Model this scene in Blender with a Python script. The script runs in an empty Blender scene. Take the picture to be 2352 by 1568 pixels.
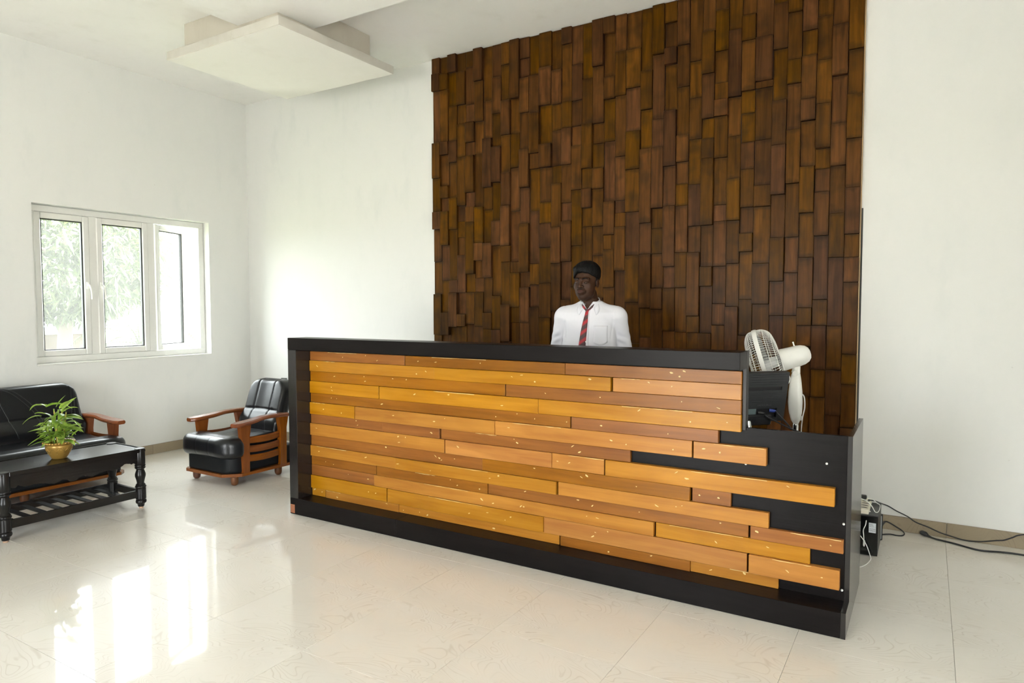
import bpy, math, random
import numpy as np
from mathutils import Vector, Matrix
from mathutils.bvhtree import BVHTree

random.seed(7)
RNG = np.random.default_rng(7)
SC = bpy.context.scene
COL = SC.collection
PI = math.pi

# ------------------------------------------------------------------ camera
CAM = Vector((6.3917, -4.9199, 1.42))
cd = bpy.data.cameras.new('camera')
cam = bpy.data.objects.new('camera', cd)
COL.objects.link(cam)
cd.sensor_fit = 'HORIZONTAL'
cd.sensor_width = 36.0
cd.lens = 1563.78 / 2352 * 36.0
cd.clip_start = 0.05
cd.clip_end = 300
cam.location = CAM
cam.rotation_mode = 'XYZ'
_yaw, _pitch, _roll = 0.5474, -0.0504, -0.001
cam.matrix_world = (Matrix.Translation(CAM) @ Matrix.Rotation(_yaw, 4, 'Z') @
                    Matrix.Rotation(PI / 2 + _pitch, 4, 'X') @ Matrix.Rotation(_roll, 4, 'Z'))
SC.camera = cam

# ------------------------------------------------------------------ sky, light, exposure
SKY = 25.0
w = bpy.data.worlds.new('sky')
SC.world = w
w.use_nodes = True
bg = w.node_tree.nodes['Background']
bg.inputs['Color'].default_value = (0.93, 0.97, 1.0, 1)
bg.inputs['Strength'].default_value = SKY


sun = bpy.data.lights.new('sun', 'SUN')  # added sun: brightens the ground outside so light bounces in
sun.energy = 170.0
sun.angle = math.radians(2.0)
sun.color = (1.0, 0.97, 0.92)
so = bpy.data.objects.new('sun', sun)
COL.objects.link(so)
so.rotation_euler = Vector((-0.12, -0.50, -0.85)).to_track_quat('-Z', 'Y').to_euler()


def portal(name, loc, rot, sx, sy):
    # a portal gives no light of its own: it only tells the renderer where the sky comes in
    l = bpy.data.lights.new(name, 'AREA')
    l.shape = 'RECTANGLE'
    l.size, l.size_y = sx, sy
    l.cycles.is_portal = True
    o = bpy.data.objects.new(name, l)
    COL.objects.link(o)
    o.location = loc
    o.rotation_euler = rot


portal('window_portal', (-0.26, -1.30, 1.62), (0, -PI / 2, 0), 1.36, 1.62)
portal('front_opening_portal', (3.85, -8.22, 1.05), (PI / 2, 0, 0), 1.5, 2.1)
portal('side_portal', (8.82, -5.4, 1.05), (0, PI / 2, 0), 2.1, 1.4)

vs = SC.view_settings
vs.view_transform = 'Standard'
vs.look = 'None'
vs.exposure = 0.0
vs.gamma = 1.0
vs.use_curve_mapping = False
cy = SC.cycles
cy.max_bounces = 10
cy.diffuse_bounces = 6
cy.glossy_bounces = 4
cy.transmission_bounces = 6
cy.transparent_max_bounces = 8
cy.sample_clamp_indirect = 60.0
cy.caustics_reflective = False
cy.caustics_refractive = False
cy.use_denoising = True


# ------------------------------------------------------------------ helpers: objects
def setp(o, label=None, cat=None, group=None, kind=None):
    if label: o['label'] = label
    if cat: o['category'] = cat
    if group: o['group'] = group
    if kind: o['kind'] = kind
    return o


def thing(name, loc, label=None, cat=None, group=None, kind=None):
    o = bpy.data.objects.new(name, None)
    o.empty_display_size = 0.1
    o.location = loc
    COL.objects.link(o)
    return setp(o, label, cat, group, kind)


def woff(p):
    v = Vector((0, 0, 0))
    while p is not None:
        v = v + p.location
        p = p.parent
    return v


def ob(name, vf, m=None, parent=None, smooth=False, loc=None, label=None, cat=None, group=None, kind=None, uv=None, mats=None, midx=None):
    """one mesh object; vertices come in world coordinates"""
    V, F = vf[0], vf[1]
    V = np.asarray(V, float)
    if loc is None and parent is None:
        loc = (0, 0, 0)
    base = woff(parent) if parent is not None else Vector(loc)
    if parent is not None and loc is not None:
        base = Vector(loc)
    me = bpy.data.meshes.new(name)
    me.from_pydata((V - np.array(base)).tolist(), [], [list(map(int, f)) for f in F])
    if smooth:
        me.polygons.foreach_set('use_smooth', [True] * len(me.polygons))
    for mm in (mats or ([m] if m else [])):
        me.materials.append(mm)
    if midx is not None:
        me.polygons.foreach_set('material_index', [int(i) for i in midx])
    if uv is not None:
        a = me.attributes.new('coord', 'FLOAT_VECTOR', 'POINT')
        a.data.foreach_set('vector', np.asarray(uv, float).ravel())
    me.update()
    o = bpy.data.objects.new(name, me)
    COL.objects.link(o)
    if parent is not None:
        o.parent = parent
        o.location = base - woff(parent)
    else:
        o.location = base
    return setp(o, label, cat, group, kind)


def auto(o, deg=35):
    me = o.data
    me.polygons.foreach_set('use_smooth', [True] * len(me.polygons))
    me.set_sharp_from_angle(angle=math.radians(deg))
    return o


def copy_tree(o, loc, parent=None):
    c = o.copy()
    COL.objects.link(c)
    c.parent = parent
    if parent is None:
        c.location = loc
    for ch in o.children:
        copy_tree(ch, None, c)
    return c


# ------------------------------------------------------------------ helpers: shapes -> (V, F)
def join(*parts):
    V, F, n = [], [], 0
    for v, f in parts:
        V.extend([tuple(p) for p in v])
        F.extend([[i + n for i in q] for q in f])
        n += len(v)
    return V, F


def xf(vf, M):
    A = np.array(M)
    v = np.asarray(vf[0], float)
    return (v @ A[:3, :3].T + A[:3, 3]).tolist(), vf[1]


def box(x0, x1, y0, y1, z0, z1, c=0.0):
    lo, hi = (x0, y0, z0), (x1, y1, z1)
    if c <= 0:
        V = [(x, y, z) for x in (x0, x1) for y in (y0, y1) for z in (z0, z1)]
        return V, [[0, 1, 3, 2], [4, 6, 7, 5], [0, 4, 5, 1], [2, 3, 7, 6], [0, 2, 6, 4], [1, 5, 7, 3]]
    V, idx = [], {}
    for sx in (0, 1):
        for sy in (0, 1):
            for sz in (0, 1):
                s = (sx, sy, sz)
                for a in range(3):
                    p = []
                    for k in range(3):
                        e = hi[k] if s[k] else lo[k]
                        if k != a:
                            e += -c if s[k] else c
                        p.append(e)
                    idx[(s, a)] = len(V)
                    V.append(tuple(p))
    F = []
    ctr = np.array([(x0 + x1) / 2, (y0 + y1) / 2, (z0 + z1) / 2])

    def add(q):
        P = np.array([V[i] for i in q])
        n = np.cross(P[1] - P[0], P[2] - P[0])
        F.append(list(q) if n @ (P.mean(0) - ctr) > 0 else list(q)[::-1])
    for a in range(3):
        b, d = [k for k in range(3) if k != a]
        for sa in (0, 1):
            q = []
            for sb, sd in ((0, 0), (1, 0), (1, 1), (0, 1)):
                s = [0, 0, 0]; s[a] = sa; s[b] = sb; s[d] = sd
                q.append(idx[(tuple(s), a)])
            add(q)
        for sb in (0, 1):
            for sd in (0, 1):
                s0 = [0, 0, 0]; s0[b] = sb; s0[d] = sd
                s1 = list(s0); s1[a] = 1
                s0, s1 = tuple(s0), tuple(s1)
                add([idx[(s0, b)], idx[(s1, b)], idx[(s1, d)], idx[(s0, d)]])
    for sx in (0, 1):
        for sy in (0, 1):
            for sz in (0, 1):
                add([idx[((sx, sy, sz), a)] for a in range(3)])
    return V, F


def prism(poly, z0, z1, axis='z'):
    """a polygon (counter-clockwise) extruded along an axis"""
    n = len(poly)
    def P(p, h):
        return (p[0], p[1], h) if axis == 'z' else ((p[0], h, p[1]) if axis == 'y' else (h, p[0], p[1]))
    V = [P(p, z0) for p in poly] + [P(p, z1) for p in poly]
    F = [list(range(n))[::-1], list(range(n, 2 * n))] + [[i, (i + 1) % n, n + (i + 1) % n, n + i] for i in range(n)]
    if axis == 'y':
        F = [f[::-1] for f in F]
    return V, F


def loft(rings, cap=True, closed=True):
    n = len(rings[0])
    V = [tuple(p) for r in rings for p in r]
    F = []
    for i in range(len(rings) - 1):
        for j in range(n if closed else n - 1):
            k = (j + 1) % n
            F.append([i * n + j, i * n + k, (i + 1) * n + k, (i + 1) * n + j])
    if cap:
        F.append(list(range(n))[::-1])
        F.append([(len(rings) - 1) * n + j for j in range(n)])
    return V, F


def lathe(prof, c=(0, 0, 0), n=24, cap=True):
    rings = []
    for r, z in prof:
        rings.append([(c[0] + r * math.cos(2 * PI * j / n), c[1] + r * math.sin(2 * PI * j / n), c[2] + z) for j in range(n)])
    return loft(rings, cap)


def spline(pts, m=6):
    P = [np.array(p, float) for p in pts]
    if len(P) < 3:
        return P
    P = [2 * P[0] - P[1]] + P + [2 * P[-1] - P[-2]]
    out = []
    for i in range(1, len(P) - 2):
        for t in np.linspace(0, 1, m, endpoint=False):
            a, b, c_, d = P[i - 1], P[i], P[i + 1], P[i + 2]
            out.append(0.5 * (2 * b + (c_ - a) * t + (2 * a - 5 * b + 4 * c_ - d) * t * t + (3 * b - a - 3 * c_ + d) * t ** 3))
    out.append(P[-2])
    return out


def tube(pts, r, n=8, flat=None, cap=True):
    P = [np.array(p, float) for p in pts]
    R = r if hasattr(r, '__len__') else [r] * len(P)
    T = []
    for i in range(len(P)):
        t = P[min(i + 1, len(P) - 1)] - P[max(i - 1, 0)]
        T.append(t / (np.linalg.norm(t) + 1e-12))
    up = np.array([0, 0, 1.0]) if abs(T[0][2]) < 0.9 else np.array([1.0, 0, 0])
    u = np.cross(up, T[0]); u /= np.linalg.norm(u)
    rings = []
    for i in range(len(P)):
        u = u - T[i] * (u @ T[i]); u /= np.linalg.norm(u) + 1e-12
        v = np.cross(T[i], u)
        rings.append([P[i] + R[i] * (math.cos(2 * PI * j / n) * u + math.sin(2 * PI * j / n) * v) for j in range(n)])
    return loft(rings, cap)


def sphere(c, r, n=14, m=9):
    r3 = r if hasattr(r, '__len__') else (r, r, r)
    rings = []
    for i in range(1, m):
        a = PI * i / m
        rings.append([(c[0] + r3[0] * math.sin(a) * math.cos(2 * PI * j / n), c[1] + r3[1] * math.sin(a) * math.sin(2 * PI * j / n), c[2] - r3[2] * math.cos(a)) for j in range(n)])
    V, F = loft(rings, False)
    b = len(V); V = V + [(c[0], c[1], c[2] - r3[2]), (c[0], c[1], c[2] + r3[2])]
    for j in range(n):
        F.append([b, (j + 1) % n, j])
        F.append([b + 1, (m - 2) * n + j, (m - 2) * n + (j + 1) % n])
    return V, F


def hplate(us, vs_, H, M, thick=0.02):
    """a plate whose face is a grid of cells, each at its own height H[i][j] (i along u, j along v); M maps (u, v, h) to the world"""
    V, F, cache = [], [], {}
    def vid(u, v, h):
        k = (round(u, 5), round(v, 5), round(h, 5))
        if k not in cache:
            cache[k] = len(V); V.append(k)
        return cache[k]
    nu, nv = len(us) - 1, len(vs_) - 1
    hh = lambda i, j: H[i][j] if 0 <= i < nu and 0 <= j < nv else -thick
    for i in range(nu):
        for j in range(nv):
            h = H[i][j]; a, b, c_, d = us[i], us[i + 1], vs_[j], vs_[j + 1]
            F.append([vid(a, c_, h), vid(b, c_, h), vid(b, d, h), vid(a, d, h)])
            F.append([vid(a, d, -thick), vid(b, d, -thick), vid(b, c_, -thick), vid(a, c_, -thick)])
            for (p, q, ii, jj) in (((b, c_), (b, d), i + 1, j), ((b, d), (a, d), i, j + 1), ((a, d), (a, c_), i - 1, j), ((a, c_), (b, c_), i, j - 1)):
                g = hh(ii, jj)
                if g < h - 1e-6:
                    F.append([vid(*p, h), vid(*p, g), vid(*q, g), vid(*q, h)])
    return xf((V, F), M)


# ------------------------------------------------------------------ helpers: distance fields -> smooth surface
def surfnet(f, xs, ys, zs, newton=2):
    X, Y, Z = np.meshgrid(xs, ys, zs, indexing='ij')
    val = f(X, Y, Z)
    ins = val < 0
    nx, ny, nz = val.shape
    acc = np.zeros((nx - 1, ny - 1, nz - 1, 3)); cnt = np.zeros((nx - 1, ny - 1, nz - 1))
    G = (xs, ys, zs)
    for ax in range(3):
        o1, o2 = [k for k in range(3) if k != ax]
        for d1 in (0, 1):
            for d2 in (0, 1):
                sl0 = [None] * 3; sl1 = [None] * 3
                N = val.shape
                sl0[ax] = slice(0, N[ax] - 1); sl1[ax] = slice(1, N[ax])
                for o, d in ((o1, d1), (o2, d2)):
                    sl0[o] = sl1[o] = slice(d, N[o] - 1 + d)
                a, b = val[tuple(sl0)], val[tuple(sl1)]
                m = ins[tuple(sl0)] != ins[tuple(sl1)]
                t = np.where(m, a / np.where(m, a - b, 1), 0)
                for k in range(3):
                    g = G[k]
                    sh = [1, 1, 1]; sh[k] = N[k] - 1
                    if k == ax:
                        p = g[:-1].reshape(sh) + t * np.diff(g).reshape(sh)
                    else:
                        d = d1 if k == o1 else d2
                        p = np.broadcast_to(g[d:N[k] - 1 + d].reshape(sh), t.shape)
                    acc[..., k] += np.where(m, p, 0)
                cnt += m
    act = cnt > 0
    idx = -np.ones(cnt.shape, int)
    idx[act] = np.arange(act.sum())
    V = acc[act] / cnt[act][:, None]
    F = []
    for ax in range(3):
        o1, o2 = [(1, 2), (2, 0), (0, 1)][ax]
        N = val.shape
        sl0 = [slice(1, N[k] - 1) for k in range(3)]; sl1 = list(sl0)
        sl0[ax] = slice(0, N[ax] - 1); sl1[ax] = slice(1, N[ax])
        A, B = ins[tuple(sl0)], ins[tuple(sl1)]
        I = np.argwhere(A != B)
        base = I.copy()
        for k in (o1, o2):
            base[:, k] += 1
        def cell(d1, d2):
            q = base.copy(); q[:, o1] -= d1; q[:, o2] -= d2
            return idx[q[:, 0], q[:, 1], q[:, 2]]
        Q = np.stack([cell(1, 1), cell(0, 1), cell(0, 0), cell(1, 0)], 1)
        s = A[I[:, 0], I[:, 1], I[:, 2]]
        Q[~s] = Q[~s][:, ::-1]
        F.append(Q)
    F = np.concatenate(F)
    e = 1e-4
    for _ in range(newton):
        x, y, z = V.T
        f0 = f(x, y, z)
        g = np.stack([f(x + e, y, z) - f0, f(x, y + e, z) - f0, f(x, y, z + e) - f0], 1) / e
        st = -(f0 / np.maximum((g * g).sum(1), 0.05))[:, None] * g
        L = np.linalg.norm(st, axis=1, keepdims=True)
        V = V + st * np.minimum(1, 0.004 / np.maximum(L, 1e-9))
    return V, F


def smin(a, b, k):
    h = np.clip(0.5 + 0.5 * (b - a) / k, 0, 1)
    return b * (1 - h) + a * h - k * h * (1 - h)


def smax(a, b, k):
    return -smin(-a, -b, k)


def sd_ell(X, Y, Z, c, r):
    x, y, z = X - c[0], Y - c[1], Z - c[2]
    k0 = np.sqrt((x / r[0]) ** 2 + (y / r[1]) ** 2 + (z / r[2]) ** 2)
    k1 = np.sqrt((x / r[0] ** 2) ** 2 + (y / r[1] ** 2) ** 2 + (z / r[2] ** 2) ** 2)
    return k0 * (k0 - 1) / np.maximum(k1, 1e-6)


def sd_cap(X, Y, Z, a, b, ra, rb=None):
    rb = ra if rb is None else rb
    a = np.array(a, float); d = np.array(b, float) - a
    t = np.clip(((X - a[0]) * d[0] + (Y - a[1]) * d[1] + (Z - a[2]) * d[2]) / (d @ d), 0, 1)
    return np.sqrt((X - a[0] - t * d[0]) ** 2 + (Y - a[1] - t * d[1]) ** 2 + (Z - a[2] - t * d[2]) ** 2) - (ra + (rb - ra) * t)


def sd_rbox(X, Y, Z, c, h, r):
    qx, qy, qz = np.abs(X - c[0]) - h[0] + r, np.abs(Y - c[1]) - h[1] + r, np.abs(Z - c[2]) - h[2] + r
    return np.sqrt(np.maximum(qx, 0) ** 2 + np.maximum(qy, 0) ** 2 + np.maximum(qz, 0) ** 2) + np.minimum(np.maximum(qx, np.maximum(qy, qz)), 0) - r


def rng(a, b, h):
    return np.linspace(a, b, max(2, int(math.ceil((b - a) / h)) + 1))


# ------------------------------------------------------------------ materials
class NT:
    def __init__(s, name):
        s.m = bpy.data.materials.new(name); s.m.use_nodes = True
        s.t = s.m.node_tree; s.b = s.t.nodes['Principled BSDF']
        s.out = s.t.nodes['Material Output']

    def n(s, typ, **kw):
        x = s.t.nodes.new(typ)
        for k, v in kw.items():
            if k.startswith('_'):
                setattr(x, k[1:], v)
            else:
                x.inputs[k.replace('__', ' ')].default_value = v
        return x

    def l(s, a, b):
        s.t.links.new(a, b)

    def sock(s, x):
        return x

    def math(s, op, a, b=None, c=None, clamp=False):
        x = s.t.nodes.new('ShaderNodeMath'); x.operation = op; x.use_clamp = clamp
        for i, v in enumerate((a, b, c)):
            if v is None: continue
            if hasattr(v, 'is_linked'): s.l(v, x.inputs[i])
            else: x.inputs[i].default_value = v
        return x.outputs[0]

    def vmath(s, op, a, b=None):
        x = s.t.nodes.new('ShaderNodeVectorMath'); x.operation = op
        for i, v in enumerate((a, b)):
            if v is None: continue
            if hasattr(v, 'is_linked'): s.l(v, x.inputs[i])
            else: x.inputs[i].default_value = v
        return x.outputs[0]

    def mix(s, fac, a, b, blend='MIX'):
        x = s.t.nodes.new('ShaderNodeMix'); x.data_type = 'RGBA'; x.blend_type = blend
        for k, v in ((0, fac), (6, a), (7, b)):
            if hasattr(v, 'is_linked'): s.l(v, x.inputs[k])
            else: x.inputs[k].default_value = v if k == 0 else (tuple(v) + (1,))[:4]
        return x.outputs[2]

    def noise(s, vec, scale, detail=3, rough=0.55, dist=0.0):
        x = s.t.nodes.new('ShaderNodeTexNoise')
        x.inputs['Scale'].default_value = scale; x.inputs['Detail'].default_value = detail
        x.inputs['Roughness'].default_value = rough; x.inputs['Distortion'].default_value = dist
        if vec is not None: s.l(vec, x.inputs['Vector'])
        return x.outputs[0]

    def rampf(s, v, a, b):
        x = s.t.nodes.new('ShaderNodeMapRange'); x.clamp = True
        x.inputs[1].default_value = a; x.inputs[2].default_value = b
        s.l(v, x.inputs[0])
        return x.outputs[0]

    def pos(s):
        return s.t.nodes.new('ShaderNodeNewGeometry').outputs['Position']

    def rand(s):
        return s.t.nodes.new('ShaderNodeObjectInfo').outputs['Random']

    def base(s, v):
        if hasattr(v, 'is_linked'): s.l(v, s.b.inputs['Base Color'])
        else: s.b.inputs['Base Color'].default_value = tuple(v) + (1,)

    def set(s, **kw):
        for k, v in kw.items():
            i = s.b.inputs[k.replace('_', ' ')]
            if hasattr(v, 'is_linked'): s.l(v, i)
            else: i.default_value = v
        return s

    def bump(s, h, strength=0.2, dist=0.01):
        x = s.t.nodes.new('ShaderNodeBump')
        x.inputs['Strength'].default_value = strength; x.inputs['Distance'].default_value = dist
        s.l(h, x.inputs['Height']); s.l(x.outputs[0], s.b.inputs['Normal'])


def plain(name, col, rough=0.5, metal=0.0, spec=0.5, var=0.08, scale=30.0, bump=0.0):
    t = NT(name)
    n = t.noise(t.pos(), scale, 4)
    t.base(t.mix(n, tuple(c * (1 - var) for c in col), tuple(min(1, c * (1 + var)) for c in col)))
    t.set(Roughness=rough, Metallic=metal, Specular_IOR_Level=spec)
    if bump: t.bump(n, bump, 0.005)
    return t.m


def wood(name, dark, light, axis, rough=0.45, rnd=0.25, spec=0.5, fine=1.0, stain=None, hue=0.006, sat=0.08, ends=0.0):
    t = NT(name)
    r = t.rand()
    off = t.vmath('SCALE', (13.1, 7.7, 9.3), None)
    x = off.node; t.l(t.math('MULTIPLY', r, 10.0), x.inputs['Scale'])
    p = t.vmath('ADD', t.pos(), off)
    k = [38 * fine] * 3; k['xyz'.index(axis)] = 2.2 * fine
    n1 = t.noise(t.vmath('MULTIPLY', p, tuple(k)), 1.0, 5, 0.6, 0.6)
    k2 = [9 * fine] * 3; k2['xyz'.index(axis)] = 2.0 * fine
    n2 = t.noise(t.vmath('MULTIPLY', p, tuple(k2)), 1.0, 3, 0.5, 1.2)
    g = t.math('ADD', t.math('MULTIPLY', t.rampf(n1, 0.3, 0.7), 0.55), t.math('MULTIPLY', t.rampf(n2, 0.3, 0.7), 0.45))
    c = t.mix(g, dark, light)
    hs = t.t.nodes.new('ShaderNodeHueSaturation')
    t.l(c, hs.inputs['Color'])
    t.l(t.math('ADD', t.math('MULTIPLY', r, 2 * rnd), 1 - rnd), hs.inputs['Value'])
    rr = t.math('FRACT', t.math('MULTIPLY', r, 7.31))
    t.l(t.math('ADD', t.math('MULTIPLY', rr, 2 * hue), 0.5 - hue), hs.inputs['Hue'])
    t.l(t.math('ADD', t.math('MULTIPLY', rr, 2 * sat), 1 - sat), hs.inputs['Saturation'])
    c = hs.outputs[0]
    if stain:
        s = t.rampf(t.noise(p, 7.0, 2, 0.5), 0.5, 0.75)
        c = t.mix(t.math('MULTIPLY', s, 0.55), c, stain)
    if ends:      # darker stain round each board's edges, with some joint shadow painted in
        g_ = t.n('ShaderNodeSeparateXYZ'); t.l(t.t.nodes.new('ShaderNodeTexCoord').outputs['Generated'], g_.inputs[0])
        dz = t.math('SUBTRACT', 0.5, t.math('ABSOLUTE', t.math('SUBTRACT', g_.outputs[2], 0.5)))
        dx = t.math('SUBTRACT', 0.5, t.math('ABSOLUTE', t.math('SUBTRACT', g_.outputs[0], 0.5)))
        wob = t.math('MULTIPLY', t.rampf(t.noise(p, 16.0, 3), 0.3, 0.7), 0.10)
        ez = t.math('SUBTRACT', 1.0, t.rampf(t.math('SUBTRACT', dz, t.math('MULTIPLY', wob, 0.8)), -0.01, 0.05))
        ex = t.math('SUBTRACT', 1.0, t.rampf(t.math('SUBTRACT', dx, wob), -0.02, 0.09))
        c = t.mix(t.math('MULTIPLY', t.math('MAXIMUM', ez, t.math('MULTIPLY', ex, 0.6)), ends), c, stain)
    t.base(c)
    t.set(Roughness=rough, Specular_IOR_Level=spec)
    t.bump(n1, 0.15, 0.004)
    return t.m


def plaster(name, col, grey, amount=0.5):
    t = NT(name)
    p = t.pos()
    a = t.rampf(t.noise(t.vmath('MULTIPLY', p, (1.6, 1.6, 0.8)), 1.0, 5, 0.65, 0.4), 0.52, 0.78)
    b = t.rampf(t.noise(t.vmath('MULTIPLY', p, (5, 5, 2.2)), 1.0, 5, 0.6), 0.5, 0.8)
    s = t.rampf(t.noise(p, 26.0, 2), 0.76, 0.8)
    c = t.mix(t.math('MULTIPLY', t.math('ADD', t.math('MULTIPLY', a, b), t.math('MULTIPLY', b, 0.25)), amount), col, grey)
    c = t.mix(t.math('MULTIPLY', s, 0.25), c, (0.35, 0.33, 0.28))
    t.base(c)
    t.set(Roughness=0.85, Specular_IOR_Level=0.2)
    t.bump(t.noise(p, 60.0, 4), 0.06, 0.004)
    return t.m


M = {}
M['wall'] = plaster('whitewashed wall', (0.67, 0.675, 0.655), (0.50, 0.535, 0.53), 0.7)
M['ceiling'] = plaster('whitewashed ceiling', (0.83, 0.825, 0.795), (0.62, 0.60, 0.55), 0.55)
M['slab'] = plaster('plaster slab', (0.85, 0.84, 0.79), (0.62, 0.57, 0.5), 0.35)
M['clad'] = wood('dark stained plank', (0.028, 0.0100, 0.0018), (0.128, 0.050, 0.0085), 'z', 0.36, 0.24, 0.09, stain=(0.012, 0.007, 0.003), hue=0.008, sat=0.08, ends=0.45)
M['clad_back'] = plain('cladding backing', (0.02, 0.014, 0.01), 0.8)
M['slat_l'] = wood('honey wood slat', (0.275, 0.100, 0.0090), (0.450, 0.205, 0.0290), 'x', 0.30, 0.07, 0.25, 0.7, hue=0.005, sat=0.05)
M['slat_d'] = wood('amber wood slat', (0.165, 0.053, 0.0052), (0.310, 0.119, 0.0165), 'x', 0.33, 0.10, 0.25, 0.7, hue=0.005, sat=0.05)
M['patch'] = plain('bare wood knock', (0.66, 0.49, 0.21), 0.7)
M['lam'] = wood('dark laminate', (0.0055, 0.0045, 0.0042), (0.0105, 0.0088, 0.0083), 'x', 0.33, 0.04, 0.09, 1.4)
M['lam_v'] = wood('dark laminate upright', (0.009, 0.0075, 0.0072), (0.017, 0.0145, 0.0138), 'z', 0.15, 0.04, 0.55, 1.4)
M['lam_u'] = wood('dark laminate, satin', (0.012, 0.0105, 0.010), (0.020, 0.018, 0.017), 'z', 0.42, 0.04, 0.35, 1.4)
M['chip'] = plain('bare plywood corner', (0.28, 0.10, 0.045), 0.7)
M['screw'] = plain('screw head', (0.65, 0.65, 0.62), 0.3, 0.9)
M['teak'] = wood('polished orange wood', (0.135, 0.036, 0.0075), (0.235, 0.070, 0.0145), 'y', 0.24, 0.06, 0.5, 1.0)
M['teak_z'] = wood('polished orange wood upright', (0.135, 0.036, 0.0075), (0.235, 0.070, 0.0145), 'z', 0.24, 0.06, 0.5, 1.0)
M['footwood'] = wood('brown wood foot', (0.085, 0.030, 0.012), (0.15, 0.058, 0.022), 'z', 0.4, 0.05)
M['ebony'] = wood('black lacquered wood', (0.004, 0.0036, 0.0035), (0.010, 0.009, 0.0085), 'y', 0.2, 0.05, 0.4)
M['ebony_z'] = wood('black lacquered wood upright', (0.004, 0.0036, 0.0035), (0.010, 0.009, 0.0085), 'z', 0.28, 0.05, 0.3)
M['leather'] = plain('black leather', (0.006, 0.0066, 0.008), 0.30, 0, 0.42, 0.2, 180.0, 0.10)
M['vinyl'] = plain('black vinyl cloth', (0.007, 0.008, 0.009), 0.5, 0, 0.2, 0.2, 200.0, 0.1)
M['upvc'] = plain('white window plastic', (0.66, 0.66, 0.63), 0.35, 0, 0.5, 0.03)
M['gasket'] = plain('black rubber gasket', (0.02, 0.02, 0.02), 0.6)
M['white'] = plain('white plastic', (0.76, 0.76, 0.72), 0.3, 0, 0.5, 0.03)
M['cream'] = plain('cream plastic', (0.74, 0.70, 0.58), 0.4, 0, 0.5, 0.03)
M['blackp'] = plain('black plastic', (0.018, 0.018, 0.019), 0.42, 0, 0.5, 0.1, 60)
M['monp'] = plain('charcoal monitor plastic', (0.026, 0.027, 0.028), 0.4, 0, 0.5, 0.1, 60)
M['dark'] = plain('dark recess', (0.006, 0.006, 0.006), 0.6)
M['greyp'] = plain('grey panel', (0.26, 0.28, 0.29), 0.4)
M['chrome'] = plain('chrome', (0.8, 0.8, 0.8), 0.15, 1.0)
M['blue'] = plain('blue plug', (0.03, 0.06, 0.30), 0.4)
M['cableb'] = plain('black cable', (0.012, 0.012, 0.013), 0.45)
M['cablew'] = plain('white cable', (0.78, 0.78, 0.76), 0.45)
M['sticker'] = plain('paper sticker', (0.62, 0.66, 0.70), 0.6)
M['ink'] = plain('printed text', (0.14, 0.15, 0.17), 0.6)
M['emboss'] = plain('grey embossed letters', (0.06, 0.06, 0.062), 0.35)
M['gold'] = plain('gold painted pot', (0.36, 0.215, 0.045), 0.32, 0.35, 0.5, 0.15, 40)
M['soil'] = plain('soil', (0.02, 0.014, 0.01), 0.9)
M['stalk'] = plain('yellowed stalk', (0.42, 0.33, 0.06), 0.5)
M['hair'] = plain('black hair', (0.004, 0.0038, 0.0036), 0.55, 0, 0.15, 0.3, 220, 0.3)
M['trouser'] = plain('black trouser cloth', (0.012, 0.012, 0.014), 0.8)
M['shoe'] = plain('black shoe leather', (0.01, 0.01, 0.01), 0.3)
M['eye'] = plain('eye white', (0.45, 0.40, 0.36), 0.3)
M['lash'] = plain('black lash', (0.006, 0.005, 0.004), 0.7)
M['shirt'] = plain('white shirt cotton', (0.68, 0.68, 0.73), 0.85, 0, 0.2, 0.02, 400, 0.05)
M['concrete'] = plain('outdoor concrete', (0.44, 0.43, 0.40), 0.9, 0, 0.3, 0.15, 2.0)
M['added_lawn'] = plain('dry garden grass', (0.060, 0.070, 0.034), 0.95, 0, 0.2, 0.3, 6.0)
M['bark'] = plain('tree bark', (0.07, 0.055, 0.04), 0.9)
M['salmon'] = plain('salmon painted masonry', (0.046, 0.028, 0.018), 0.9)
M['grout'] = plain('dusty grout', (0.52, 0.48, 0.42), 0.8)


def leafmat(name, a, b, trans=0.35, rough=0.35):
    t = NT(name)
    r = t.noise(t.pos(), 18.0, 2)
    t.base(t.mix(t.rampf(r, 0.35, 0.65), a, b))
    t.set(Roughness=rough)
    tr = t.n('ShaderNodeBsdfTranslucent')
    t.l(t.mix(t.rampf(r, 0.35, 0.65), a, b), tr.inputs[0])
    mx = t.n('ShaderNodeMixShader'); mx.inputs[0].default_value = trans
    t.l(t.b.outputs[0], mx.inputs[1]); t.l(tr.outputs[0], mx.inputs[2]); t.l(mx.outputs[0], t.out.inputs[0])
    return t.m


M['leaf'] = leafmat('bamboo leaf', (0.20, 0.34, 0.035), (0.40, 0.55, 0.10))
M['tree'] = leafmat('mango leaf', (0.018, 0.031, 0.008), (0.042, 0.055, 0.018), 0.3)
M['palm'] = leafmat('palm leaf', (0.028, 0.038, 0.018), (0.045, 0.052, 0.027), 0.3)


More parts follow.
